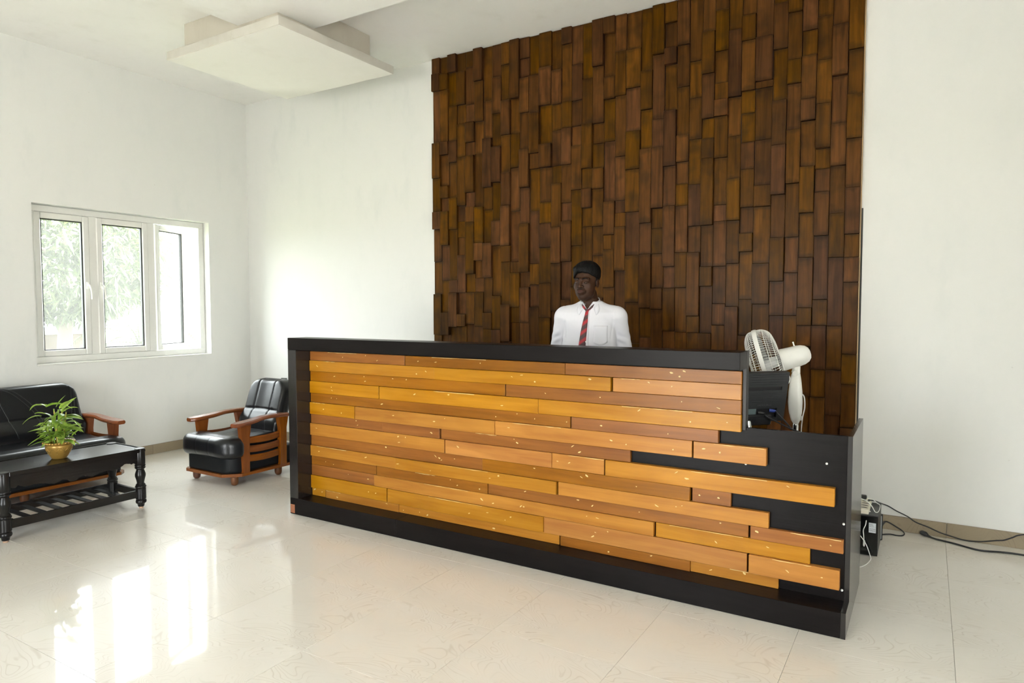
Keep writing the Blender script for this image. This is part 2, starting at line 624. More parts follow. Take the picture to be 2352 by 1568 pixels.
def glassmat():
    t = NT('veiled window glass')
    tr = t.n('ShaderNodeBsdfTransparent'); tr.inputs[0].default_value = (0.95, 0.97, 0.96, 1)
    gl = t.n('ShaderNodeBsdfGlossy'); gl.inputs['Roughness'].default_value = 0.02
    du = t.n('ShaderNodeBsdfTranslucent'); du.inputs[0].default_value = (0.8, 0.8, 0.78, 1)
    lw = t.n('ShaderNodeLayerWeight'); lw.inputs[0].default_value = 0.5      # thin pane: the same reflectance from either side
    fr = t.math('ADD', 0.04, t.math('MULTIPLY', t.math('POWER', lw.outputs['Facing'], 5.0), 0.9))
    m1 = t.n('ShaderNodeMixShader'); t.l(fr, m1.inputs[0]); t.l(tr.outputs[0], m1.inputs[1]); t.l(gl.outputs[0], m1.inputs[2])
    m2 = t.n('ShaderNodeMixShader'); m2.inputs[0].default_value = 0.036  # white veil mixed in: glare painted into the panes
    t.l(m1.outputs[0], m2.inputs[1]); t.l(du.outputs[0], m2.inputs[2]); t.l(m2.outputs[0], t.out.inputs[0])
    return t.m


M['glass'] = glassmat()


def tilemat(name, base, line, tint, rough, swirl=1.0):
    t = NT(name)
    oc = t.n('ShaderNodeTexCoord').outputs['Object']
    r = t.rand()
    off = t.vmath('SCALE', (17.3, 11.9, 5.1), None); t.l(t.math('MULTIPLY', t.math('FLOOR', t.math('MULTIPLY', r, 6.0)), 1.7), off.node.inputs['Scale'])
    p = t.vmath('ADD', oc, off)
    n = t.noise(t.vmath('MULTIPLY', p, (1.0, 1.55, 1.0)), 2.3, 1.2, 0.4, 1.6)
    n2 = t.noise(p, 1.6, 2, 0.5, 0.5)
    f = t.math('FRACT', t.math('MULTIPLY', n, 24.0))
    d = t.math('ABSOLUTE', t.math('SUBTRACT', f, 0.5))
    ln = t.math('SUBTRACT', 1.0, t.rampf(d, 0.0, 0.13))
    dens = t.rampf(t.noise(p, 3.1, 1), 0.38, 0.62)
    fac = t.math('MULTIPLY', t.math('MULTIPLY', ln, dens), 0.42 * swirl)
    c = t.mix(t.rampf(n2, 0.35, 0.65), base, tint)
    t.base(t.mix(fac, c, line))
    t.set(Roughness=max(rough, 0.30), Specular_IOR_Level=0.06, Coat_Weight=0.8 if rough < 0.2 else 0.1, Coat_Roughness=rough * 0.7)
    return t.m


M['tile'] = tilemat('swirled cream tile', (0.70, 0.675, 0.625), (0.40, 0.34, 0.27), (0.685, 0.655, 0.595), 0.06, 0.9)
M['skirt'] = tilemat('tan skirting tile', (0.30, 0.25, 0.175), (0.19, 0.15, 0.10), (0.27, 0.22, 0.155), 0.25, 1.0)


def skinmat():
    t = NT('dark brown skin')
    a = t.n('ShaderNodeAttribute', _attribute_name='coord').outputs['Vector']
    s = t.n('ShaderNodeSeparateXYZ'); t.l(a, s.inputs[0])
    n = t.noise(t.pos(), 60.0, 3)
    c = t.mix(n, (0.038, 0.0150, 0.0066), (0.052, 0.0215, 0.0095))
    c = t.mix(s.outputs[0], c, (0.085, 0.032, 0.024))
    c = t.mix(t.math('MULTIPLY', s.outputs[1], 0.65), c, (0.010, 0.0065, 0.005))
    t.base(c)
    t.set(Roughness=0.48, Specular_IOR_Level=0.22)
    return t.m


M['skin'] = skinmat()


def tiemat():
    t = NT('red and black striped tie')
    a = t.n('ShaderNodeAttribute', _attribute_name='coord').outputs['Vector']
    s = t.n('ShaderNodeSeparateXYZ'); t.l(a, s.inputs[0])
    u, v = s.outputs[0], s.outputs[1]
    d = t.math('FRACT', t.math('ADD', t.math('MULTIPLY', v, 17.0), t.math('MULTIPLY', u, -13.0)))
    band = t.rampf(t.math('ABSOLUTE', t.math('SUBTRACT', d, 0.5)), 0.10, 0.30)
    chk = t.n('ShaderNodeTexChecker'); chk.inputs['Scale'].default_value = 260.0
    t.l(a, chk.inputs['Vector'])
    darkc = t.mix(chk.outputs[1], (0.012, 0.005, 0.006), (0.10, 0.035, 0.04))
    redc = t.mix(chk.outputs[1], (0.34, 0.006, 0.014), (0.46, 0.014, 0.024))
    t.base(t.mix(band, redc, darkc))
    t.set(Roughness=0.5)
    return t.m


M['tie'] = tiemat()

# ================================================================== THE SETTING
H = 3.617
XR, YF = 8.6, -8.0          # right wall, front wall
WY0, WY1, WZ0, WZ1 = -2.12, -0.482, 0.938, 2.297


def walls():
    t = 0.24
    # left wall with the window opening
    o = ob('wall_left', join(box(-t, 0, YF, WY0, 0, H), box(-t, 0, WY1, 0, 0, H), box(-t, 0, WY0, WY1, 0, WZ0), box(-t, 0, WY0, WY1, WZ1, H)),
           M['wall'], kind='structure', label='whitewashed wall with the three-pane window, above the black sofa', cat='wall')
    ob('wall_back', box(-t, XR + t, 0, t, 0, H), M['wall'], kind='structure', label='whitewashed wall that carries the dark wooden plank cladding', cat='wall')
    # front wall behind the camera, with an unseen opening added to let daylight in
    ob('wall_front', join(box(-t, 3.1, YF - t, YF, 0, H), box(4.6, XR + t, YF - t, YF, 0, H), box(3.1, 4.6, YF - t, YF, 2.1, H)),
       M['wall'], kind='structure', label='whitewashed wall with an added daylight opening, unseen behind the camera', cat='wall')
    ob('wall_right', join(box(XR, XR + t, YF, -6.1, 0, H), box(XR, XR + t, -4.7, 0, 0, H), box(XR, XR + t, -6.1, -4.7, 2.1, H)),  # side opening added to bring daylight in from the right
       M['wall'], kind='structure', label='whitewashed side wall with an added daylight opening, unseen beyond the picture edge', cat='wall')


walls()
ob('ground', box(-60, 60, -60, 60, -0.5, -0.35), M['concrete'], kind='structure', label='pale ground outside around the building', cat='ground')


ob('added_lawn', box(-59, -0.6, -58, 58, -0.36, -0.335), M['added_lawn'], kind='structure', label='dark grass added outside the window to cut bounced light', cat='added_lawn')  # added grass: darkens the ground so less light bounces in the window


def ceiling():
    c = ob('ceiling', box(-0.24, XR + 0.24, YF - 0.24, 0.24, H, H + 0.2), M['ceiling'], kind='structure', label='whitewashed flat ceiling of the lobby', cat='ceiling')
    # lowered ceiling field, the neck box and the square slab hanging under its corner
    ob('lowered_field', box(2.045, 7.4, -7.0, -1.30, 3.47, H - 0.0005), M['ceiling'], parent=c)
    t = thing('ceiling_slab', (1.94, -1.13, H), 'square white plaster slab hanging on a stained neck box under the ceiling', 'ceiling slab')
    n = 9
    def jag(x0, x1, y0, y1, z0, z1):      # hand-plastered: the arrises waver by a few millimetres
        rr = random.Random(3)
        base = []
        for i in range(n): base.append((x0 + (x1 - x0) * i / n, y0))
        for i in range(n): base.append((x1, y0 + (y1 - y0) * i / n))
        for i in range(n): base.append((x1 - (x1 - x0) * i / n, y1))
        for i in range(n): base.append((x0, y1 - (y1 - y0) * i / n))
        rings = []
        for z, d in ((z0, 0.004), (z0 + 0.004, 0.0), (z1 - 0.003, 0.0), (z1, 0.003)):
            cx, cyy = (x0 + x1) / 2, (y0 + y1) / 2
            rings.append([(x - math.copysign(d, x - cx) + rr.uniform(-.002, .002), y - math.copysign(d, y - cyy) + rr.uniform(-.002, .002), z + rr.uniform(-.0015, .0015)) for x, y in base])
        return loft(rings)
    sv, sf = jag(1.30, 2.588, -1.712, -0.55, 3.335, 3.402)
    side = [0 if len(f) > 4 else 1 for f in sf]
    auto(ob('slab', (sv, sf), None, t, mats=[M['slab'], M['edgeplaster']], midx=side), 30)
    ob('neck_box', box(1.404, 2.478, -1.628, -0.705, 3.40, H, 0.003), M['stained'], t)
    ob('wooden_band', join(box(1.398, 2.484, -1.634, -0.70, 3.402, 3.42)), M['bandwood'], t)


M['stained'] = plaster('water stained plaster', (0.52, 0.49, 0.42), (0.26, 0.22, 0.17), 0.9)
M['edgeplaster'] = plaster('shaded grimy slab edge', (0.56, 0.545, 0.49), (0.36, 0.33, 0.27), 0.8)  # slab sides toned below the underside: painted shade along with the grime
M['bandwood'] = plain('brown plywood band', (0.12, 0.065, 0.03), 0.8)
ceiling()


def floor():
    f = ob('floor', box(-0.24, XR + 0.24, YF - 0.24, 0.24, -0.12, -0.004), M['grout'], kind='structure', label='glossy cream tiled floor with swirled tiles', cat='floor')
    sx, sy, g = 0.576, 0.566, 0.0006
    xs = [6.52 + sx * k for k in range(-12, 5)]
    ys = [-0.76 + sy * k for k in range(-14, 3)]
    base = None
    for xa in xs:
        for ya in ys:
            x0, x1, y0, y1 = max(xa, 0), min(xa + sx, XR), max(ya, YF), min(ya + sy, 0)
            if x1 - x0 < 0.02 or y1 - y0 < 0.02:
                continue
            full = abs(x1 - x0 - sx) < 1e-6 and abs(y1 - y0 - sy) < 1e-6
            cx, cyy = (x0 + x1) / 2, (y0 + y1) / 2
            dz = random.uniform(-0.0002, 0.0)
            if full and base is not None:
                o = base.copy(); COL.objects.link(o); o.parent = f; o.location = (cx, cyy, dz)
                continue
            o = ob('tile', box(x0 + g, x1 - g, y0 + g, y1 - g, -0.006, 0.0, 0.0007), M['tile'], f, loc=(cx, cyy, 0))
            o.location.z = dz
            if full:
                base = o


floor()


def skirting():
    b = thing('baseboard_back', (3.0, 0, 0), 'tan swirled tile skirting along the foot of the wall behind the counter', 'baseboard', kind='structure')
    xs = [0.0, 0.190, 0.766, 1.342, 1.918, 2.494, 2.583]
    for a, c in zip(xs[:-1], xs[1:]):
        ob('tile', box(a + .0008, c - .0008, -0.012, 0.0, 0, 0.0914, 0.001), M['skirt'], b)
    xs = [6.035, 6.526, 7.10, 7.68, 8.25, 8.6]
    for a, c in zip(xs[:-1], xs[1:]):
        ob('tile', box(a + .0008, c - .0008, -0.012, 0.0, 0, 0.0914, 0.001), M['skirt'], b)
    b = thing('baseboard_left', (0, -4, 0), 'tan tile skirting along the window wall behind the sofa', 'baseboard', kind='structure')
    y = -0.012
    while y > YF + 0.1:
        y2 = max(y - 0.566, YF)
        ob('tile', box(0, 0.012, y2 + .0008, y - .0008, 0, 0.0914, 0.001), M['skirt'], b)
        y = y2


skirting()


def window():
    w_ = thing('window_1', (-0.09, -1.3, 0.94), 'white plastic three-pane casement window, right sash swung open outward', 'window', kind='structure')
    xf0, xf1 = -0.145, -0.09
    y0, y1, z0, z1 = WY0 + 0.004, WY1 - 0.003, WZ0 + 0.002, WZ1 - 0.002
    fw = 0.056
    m1, m2 = (-1.63, -1.558), (-1.087, -1.016)
    fr = thing('window_frame', (-0.09, -1.3, 0.94)); fr.parent = w_; fr.location = (0, 0, 0)
    for nm, bx_ in (('head', (y0, y1, z1 - fw, z1)), ('sill', (y0, y1, z0, z0 + fw)), ('jamb', (y0, y0 + fw, z0 + fw, z1 - fw)), ('jamb', (y1 - fw, y1, z0 + fw, z1 - fw)),
                    ('mullion', (m1[0], m1[1], z0 + fw, z1 - fw)), ('mullion', (m2[0], m2[1], z0 + fw, z1 - fw))):
        ob(nm, box(xf0, xf1, bx_[0], bx_[1], bx_[2], bx_[3], 0.003), M['upvc'], fr)
    ob('window_sill', box(-0.24, 0.006, WY0, WY1, WZ0 - 0.012, WZ0 + 0.002, 0.001), M['upvc'], w_)
    za, zb = z0 + fw + 0.002, z1 - fw - 0.002
    sw = 0.052

    def sash(ya, yb, Mx=None, handle=None):
        s = thing('sash', (-0.09, ya, za)); s.parent = w_; s.location = Vector((-0.09, ya, za)) - w_.location
        T = (lambda v: v) if Mx is None else (lambda v: xf(v, Mx))
        xo, xi = -0.15, -0.083
        for nm, q in (('stile', (ya, ya + sw, za, zb)), ('stile', (yb - sw, yb, za, zb)), ('rail', (ya + sw, yb - sw, za, za + sw)), ('rail', (ya + sw, yb - sw, zb - sw, zb))):
            ob(nm, T(box(xo, xi, q[0], q[1], q[2], q[3], 0.006)), M['upvc'], s)
        g = 0.011
        a, b, c, d = ya + sw, yb - sw, za + sw, zb - sw
        ob('gasket', T(join(box(-0.125, -0.098, a, a + g, c, d), box(-0.125, -0.098, b - g, b, c, d), box(-0.125, -0.098, a, b, c, c + g * .6), box(-0.125, -0.098, a, b, d - g * .8, d))), M['gasket'], s)
        ob('pane', T(box(-0.118, -0.112, a + .001, b - .001, c + .001, d - .001)), M['glass'], s)
        if handle:
            hy = handle
            hd = join(box(-0.083, -0.070, hy - .012, hy + .012, 1.585, 1.650, .003),
                      tube(spline([(-0.072, hy, 1.622), (-0.045, hy, 1.615), (-0.036, hy + .006, 1.585), (-0.038, hy + .012, 1.54), (-0.036, hy + .012, 1.495)]), 0.008, 8))
            auto(ob('handle', hd, M['white'], s))
    sash(y0 + fw - 0.012, m1[0] + 0.004, handle=-1.652)
    sash(m1[1] - 0.004, m2[0] + 0.004, handle=-1.533)
    ya = m2[1] + 0.004
    R = Matrix.Translation((-0.15, ya, 0)) @ Matrix.Rotation(math.radians(23), 4, 'Z') @ Matrix.Translation((0.15, -ya, 0))
    R = Matrix.Translation((-0.02, 0, 0)) @ R
    sash(ya, y1 - fw + 0.004, R)


window()

# ================================================================== WOODEN WALL CLADDING
BX = [2.585, 2.672, 2.762, 2.852, 2.942, 3.034, 3.125, 3.215, 3.306, 3.396, 3.488, 3.58, 3.673, 3.785, 3.873, 3.962, 4.054, 4.143, 4.237, 4.33, 4.419, 4.534, 4.626, 4.716, 4.808, 4.898, 4.99, 5.079, 5.172, 5.262, 5.353, 5.466, 5.558, 5.646, 5.738, 5.829, 5.922, 6.011]
ZB = [
[3.478, 3.327, 2.875, 2.564, 2.269, 2.115, 1.826, 1.538, 1.171],
[3.463, 3.322, 2.873, 2.763, 2.491, 2.384, 2.268, 1.97, 1.657, 1.373, 1.173],
[3.46, 3.176, 2.876, 2.688, 2.381, 2.105, 1.66, 1.548, 1.245],
[3.453, 3.171, 3.009, 2.724, 2.305, 2.168, 2.028, 1.876, 1.547, 1.359, 1.251],
[3.482, 3.161, 3.014, 2.839, 2.727, 2.411, 2.289, 2.157, 1.708, 1.551, 1.272],
[3.342, 3.005, 2.734, 2.281, 1.971, 1.822, 1.672, 1.551, 1.253],
[3.164, 2.848, 2.44, 2.248, 1.967, 1.673, 1.373, 1.232],
[3.346, 3.046, 2.77, 2.472, 2.15, 1.94, 1.518, 1.229],
[3.433, 3.14, 2.855, 2.546, 2.27, 1.935, 1.8, 1.444, 1.132],
[3.143, 2.856, 2.575, 2.219, 1.797, 1.708, 1.419, 1.289],
[3.446, 3.29, 3.01, 2.715, 2.403, 2.109, 1.71, 1.585, 1.29],
[3.299, 2.992, 2.67, 2.547, 2.206, 1.776, 1.603, 1.421],
[3.339, 3.041, 2.733, 2.547, 2.269, 2.1, 1.902, 1.615, 1.334],
[3.3, 3.035, 2.83, 2.55, 2.411, 2.06, 1.772, 1.389],
[3.485, 3.043, 2.835, 2.549, 2.25, 2.105, 1.783, 1.48],
[3.314, 3.037, 2.84, 2.686, 2.342, 1.905, 1.579],
[3.188, 2.84, 2.499, 2.343, 2.195, 2.048, 1.773, 1.538],
[3.264, 2.836, 2.68, 2.494, 2.334, 2.047, 1.821, 1.494],
[3.491, 3.169, 3.003, 2.685, 2.231, 1.975, 1.865, 1.57],
[3.342, 3.013, 2.562, 2.23, 2.137, 2.033, 1.697],
[3.338, 3.054, 2.735, 2.451, 2.136, 1.81, 1.458],
[3.162, 2.879, 2.591, 2.045, 1.815, 1.415, 1.188],
[3.261, 2.796, 2.592, 2.149, 2.001, 1.814, 1.56, 1.403],
[3.47, 3.291, 3.173, 2.844, 2.445, 2.158, 1.716, 1.558, 1.243],
[3.293, 3.001, 2.657, 2.467, 2.308, 2.153, 1.815, 1.561, 1.237],
[3.167, 2.911, 2.618, 2.299, 2.001, 1.811, 1.355, 1.234],
[3.349, 3.058, 2.75, 2.61, 2.47, 2.001, 1.708, 1.568, 1.232],
[3.484, 3.203, 2.981, 2.867, 2.752, 2.466, 2.138, 2.025, 1.708, 1.443, 1.291],
[3.324, 2.871, 2.606, 2.31, 2.022, 1.724, 1.423],
[3.403, 3.233, 2.898, 2.748, 2.553, 2.368, 2.107, 1.929, 1.802, 1.473, 1.222],
[3.238, 2.946, 2.903, 2.555, 2.25, 2.104, 1.718, 1.44],
[3.441, 3.14, 2.802, 2.505, 2.176, 1.888, 1.594, 1.362, 0.809],
[3.357, 3.054, 2.897, 2.596, 2.243, 1.887, 1.649, 1.362, 0.814],
[3.225, 3.063, 2.781, 2.641, 2.344, 2.041, 1.748, 1.415, 1.296, 1.159, 0.823],
[3.295, 3.016, 2.738, 2.452, 2.321, 2.171, 1.886, 1.468, 1.298, 1.007, 0.822],
[3.221, 2.902, 2.601, 2.33, 2.025, 1.741, 1.295, 1.007, 0.711],
[3.051, 2.771, 2.491, 2.182, 1.887, 1.738, 1.578, 1.114, 0.917, 0.634]]


def cladding():
    t = thing('wall_cladding', (4.3, 0, 0), 'dark brown cladding of staggered vertical wooden planks on the wall behind the counter', 'wall cladding')
    ob('backing_board', box(2.588, 6.006, -0.012, 0, 0, H - 0.004), M['clad_back'], t)
    ob('edge_strip', box(6.0115, 6.016, -0.034, 0, 0, H - 0.004), M['edge'], t)
    rr = random.Random(11)
    pieces = []
    for c, zs in enumerate(ZB):
        z = [H - 0.004] + zs
        low = zs[-1]
        while low > 0.45:
            low -= rr.uniform(0.25, 0.5); z.append(low)
        z.append(0.0)
        last = None
        for k in range(len(z) - 1):
            if z[k] - z[k + 1] < 0.02:
                continue
            d = rr.choice([0.016, 0.022, 0.030, 0.040, 0.050])
            while d == last:
                d = rr.choice([0.016, 0.022, 0.030, 0.040, 0.050])
            last = d
            pieces.append((BX[c], BX[c + 1], z[k + 1], z[k], d))
    def depth(x): return 1 / (10.05 - 0.52 * x)
    vis = []
    for p in pieces:
        xm, zt, zb = (p[0] + p[1]) / 2, p[3], p[2]
        zmin = 1.215 if xm < 5.15 else (1.10 if xm < 5.55 else 0.64)      # the counter hides what lies below
        hid = zt < zmin + 0.03
        dist = math.hypot(xm - CAM.x, CAM.y)
        vis.append((-1 if hid else (zt - max(zb, zmin)) * (p[1] - p[0]) / dist ** 2, p))
    vis.sort(key=lambda q: -q[0])
    def shape(p, j=None):
        g = 0.0007
        s = rr.uniform(-.0015, .0015)
        return box(p[0] + g + s, p[1] - g + s, -p[4], -0.010, p[2] + g, p[3] - g, 0.0022)
    for a, p in vis[:300]:
        ob('plank', shape(p), M['clad'], t, loc=((p[0] + p[1]) / 2, -p[4], p[2]))
    rest = join(*[shape(p) for a, p in vis[300:]])
    ob('planks_small_or_hidden', rest, M['clad_join'], t, kind='stuff')


M['edge'] = plain('pale plywood edge', (0.42, 0.29, 0.16), 0.7)


def clad_join():
    # as the plank material, its tone varied by a piece's own island
    m = M['clad'].copy(); m.name = 'dark stained planks'
    nt = m.node_tree
    for nd in list(nt.nodes):
        if nd.type == 'OBJECT_INFO':
            g = nt.nodes.new('ShaderNodeNewGeometry')
            for lk in list(nt.links):
                if lk.from_node == nd:
                    nt.links.new(g.outputs['Random Per Island'], lk.to_socket)
            nt.nodes.remove(nd)
    return m


M['clad_join'] = clad_join()
cladding()
ob('trim_1', join(box(6.0165, 6.026, -0.006, 0, 0.0, 2.05)), plain('dark edge strip', (0.05, 0.055, 0.05), 0.8), kind='structure', label='thin dark strip down the edge of the wooden cladding', cat='trim')  # dark strip beside the cladding, lower part of the wall only

# ================================================================== RECEPTION COUNTER
XL, XE, XU = 2.671, 6.128, 5.674
YBF, YP = -1.758, -1.615
TOP, LOW, HB = 1.213, 0.850, 0.112
ZR = [1.118, 1.055, .981, .912, .83, .766, .683, .620, .536, .465, .392, .330, .256, .166, .088]
ROWS = [[3.609, 4.727, 5.655], [3.84, 5.006, 5.655], [4.352, 5.656], [3.396, 4.565, 5.657], [4.768, 5.552], [3.182, 4.278, 5.434, 5.774], [3.415, 3.884, 5.104], [3.922, 4.65, 4.969, 6.064], [4.189, 5.427, 5.614], [3.526, 4.689, 5.788], [3.362, 4.225, 5.706, 6.103], [3.339, 5.243, 5.967], [3.456, 4.599, 5.702, 6.091], [2.89, 3.543, 4.702, 5.422, 5.834]]
STEP = {0: (3.609,), 1: (5.006,), 2: (4.352,), 3: (3.396,), 4: (4.768,), 5: (3.182, 5.434), 6: (3.884,), 7: (3.922, 4.969), 8: (5.427,), 9: (4.689,), 10: (3.362, 5.706), 11: (5.243,), 12: (3.456, 5.702), 13: (2.89, 4.702)}


def counter():
    t = thing('reception_counter', (4.4, -1.5, 0), 'long dark reception counter faced with honey coloured horizontal wooden slats', 'reception counter')
    L, LV = M['lam'], M['lam_v']
    # front frame: top apron, left upright, plinth
    auto(ob('top_ledge', join(box(XL, XU - 0.0005, YBF, YP + 0.02, 1.132, TOP, 0.0015)), L, t))
    auto(ob('side_upright', box(XL, 2.751, YBF, YP + 0.02, HB, 1.1315, 0.0015), LV, t))
    # plinth in two lengths, with the visible joint, sloping a little backwards on top
    for a, b in ((XL, 3.62), (3.6212, XE - 0.0205)):
        auto(ob('plinth', box(a, b, YBF, YP + 0.02, 0.001, HB, 0.0015), L, t))
    ob('corner_patch', box(XL - 0.0008, XL + 0.050, YBF - 0.0012, YBF + 0.03, 0.003, 0.072, 0.006), M['chip'], t, label='bare orange plywood where the laminate broke off')
    ob('upper_panel', box(2.751, XU - 0.0165, YP, YP + 0.019, 0.8305, 1.1315), L, t)
    ob('upper_end_panel', box(XU - 0.016, XU, -1.625, -1.575, LOW - 0.012, TOP, 0.001), M['lam_u'], t)
    ob('lower_panel', box(2.751, XE - 0.0205, YP, YP + 0.019, HB, LOW, 0.0008), L, t)
    # right end board: full depth, with its foot running forward beside the plinth
    poly = [(YBF, 0.001), (-1.06, 0.001), (-1.06, LOW + 0.004), (YP - 0.002, LOW + 0.001), (YP - 0.002, HB + 0.002), (YBF, HB + 0.002)]
    ob('end_board', prism(poly, XE - 0.02, XE, 'x'), LV, t)
    ob('end_board', box(XL, XL + 0.02, YP + 0.021, -1.06, 0.001, LOW, 0.001), LV, t)
    ob('worktop', box(XL + 0.021, XE - 0.021, YP + 0.0195, -1.07, 0.728, 0.752, 0.002), L, t)
    for k in range(1, 4):
        x = XL + (XE - XL) * k / 4
        ob('support_panel', box(x - .009, x + .009, YP + 0.02, -1.12, 0.001, 0.7275, 0.001), LV, t)
    for x, z in ((5.675, 0.677), (6.025, 0.72), (6.119 - 0.02, 0.458), (6.118 - 0.02, 0.159)):
        ob('screw', xf(lathe([(0.0055, 0), (0.0055, 0.0012), (0.004, 0.0022), (0.0016, 0.0016)], n=12), Matrix.Translation((x, YP, z)) @ Matrix.Rotation(PI / 2, 4, 'X')), M['screw'], t)
    # the slats, row by row; alternate rows stand proud, each length its own board
    rr = random.Random(5)
    for r, xs in enumerate(ROWS):
        proud = r in (1, 3, 5, 7, 9, 12)
        base = 0.027 if proud else 0.020
        if r == 13: base = 0.018
        a = 2.7525 if not proud else 2.7515
        lev = base
        for k, b in enumerate(xs):
            lev = base + (0.006 if k % 2 else 0.0) + rr.uniform(-0.002, 0.002)
            zb, zt = ZR[r + 1] + 0.0006, ZR[r] - 0.0006
            if r == 13: zb = HB + 0.0005
            gap = 0.010 if (b in STEP[r]) else 0.0008
            m = M['slat_l'] if (proud or (r == 13 and k in (0, 1, 2, 4)) or r == 11 and k > 0) else M['slat_d']
            s = ob('slat', box(a, b - gap, YP - lev, YP, zb, zt, 0.0016), m, t, loc=((a + b) / 2, YP - lev, zb))
            # knocked and filled nail holes, flat on the face
            blobs = []
            for _ in range(max(2, int((b - a) / 0.28))):
                bx_, bz = rr.uniform(a + 0.02, b - 0.03), zb + (zt - zb) * rr.choice([0.35, 0.5, 0.62, 0.8])
                n = 7; an = rr.uniform(-.7, .7); ra, rb = rr.uniform(0.003, 0.0125), rr.uniform(0.0018, 0.0052)
                V = []
                for j in range(n):
                    q = 2 * PI * j / n; u = ra * math.cos(q) * rr.uniform(.6, 1.2); v = rb * math.sin(q) * rr.uniform(.6, 1.2)
                    V.append((bx_ + u * math.cos(an) - v * math.sin(an), YP - lev - 0.0003, bz + u * math.sin(an) + v * math.cos(an)))
                blobs.append((V, [list(range(n))]))
            if rr.random() < 0.45 and b - a > 0.3:      # chipped varnish along the upper arris
                x0 = rr.uniform(a, a + (b - a) * 0.5); x1 = min(b - 0.01, x0 + rr.uniform(0.1, 0.4))
                xx = np.linspace(x0, x1, 10); V = []
                for q in xx: V.append((q, YP - lev - 0.0003, zt - 0.0018))
                for q in xx[::-1]: V.append((q, YP - lev - 0.0003, zt - 0.0018 - rr.uniform(0.0005, 0.0035)))
                blobs.append((V, [list(range(10)) + list(range(10, 20))]))
            ob('wear_mark', join(*blobs), M['patch'], s, kind='stuff')
            a = b


counter()

# ================================================================== BLACK SOFA AND ARMCHAIR
def grain(x, y, z):
    return 0.0


def armrest(path, wid, thick, z_up=0.0):
    """a flat shaped arm: path of centre points along its length, half widths, thickness; across = horizontal normal"""
    P = spline(path, 5); W = np.interp(np.linspace(0, len(path) - 1, len(P)), range(len(path)), wid)
    rings = []
    for i, p in enumerate(P):
        t = P[min(i + 1, len(P) - 1)] - P[max(i - 1, 0)]; t[2] = 0; t /= np.linalg.norm(t)
        s = np.array([-t[1], t[0], 0]); h = thick / 2; w_ = W[i]; c = 0.009
        prof = [(-w_, -h + c), (-w_ + c, -h), (w_ - c, -h), (w_, -h + c), (w_, h - c), (w_ - c, h), (-w_ + c, h), (-w_, h - c)]
        rings.append([p + s * a + np.array([0, 0, b]) for a, b in prof])
    return loft(rings)


def bowed_slat(p0, p1, bow, h, th):
    """a thin horizontal rail from p0 to p1 that bows sideways"""
    p0, p1, bow = np.array(p0, float), np.array(p1, float), np.array(bow, float)
    rings = []
    n = bow / (np.linalg.norm(bow) + 1e-9)
    for t in np.linspace(0, 1, 9):
        c = p0 + (p1 - p0) * t + bow * 4 * t * (1 - t)
        rings.append([c + n * a + np.array([0, 0, b]) for a, b in ((-th, -h), (th, -h), (th, h), (-th, h))])
    return loft(rings)


def fixn(vf):
    """make the face winding point outward (by signed volume)"""
    V = np.asarray(vf[0], float); vol = 0.0
    for f in vf[1]:
        for k in range(1, len(f) - 1):
            vol += V[f[0]] @ np.cross(V[f[k]], V[f[k + 1]])
    return vf if vol > 0 else (vf[0], [list(f)[::-1] for f in vf[1]])


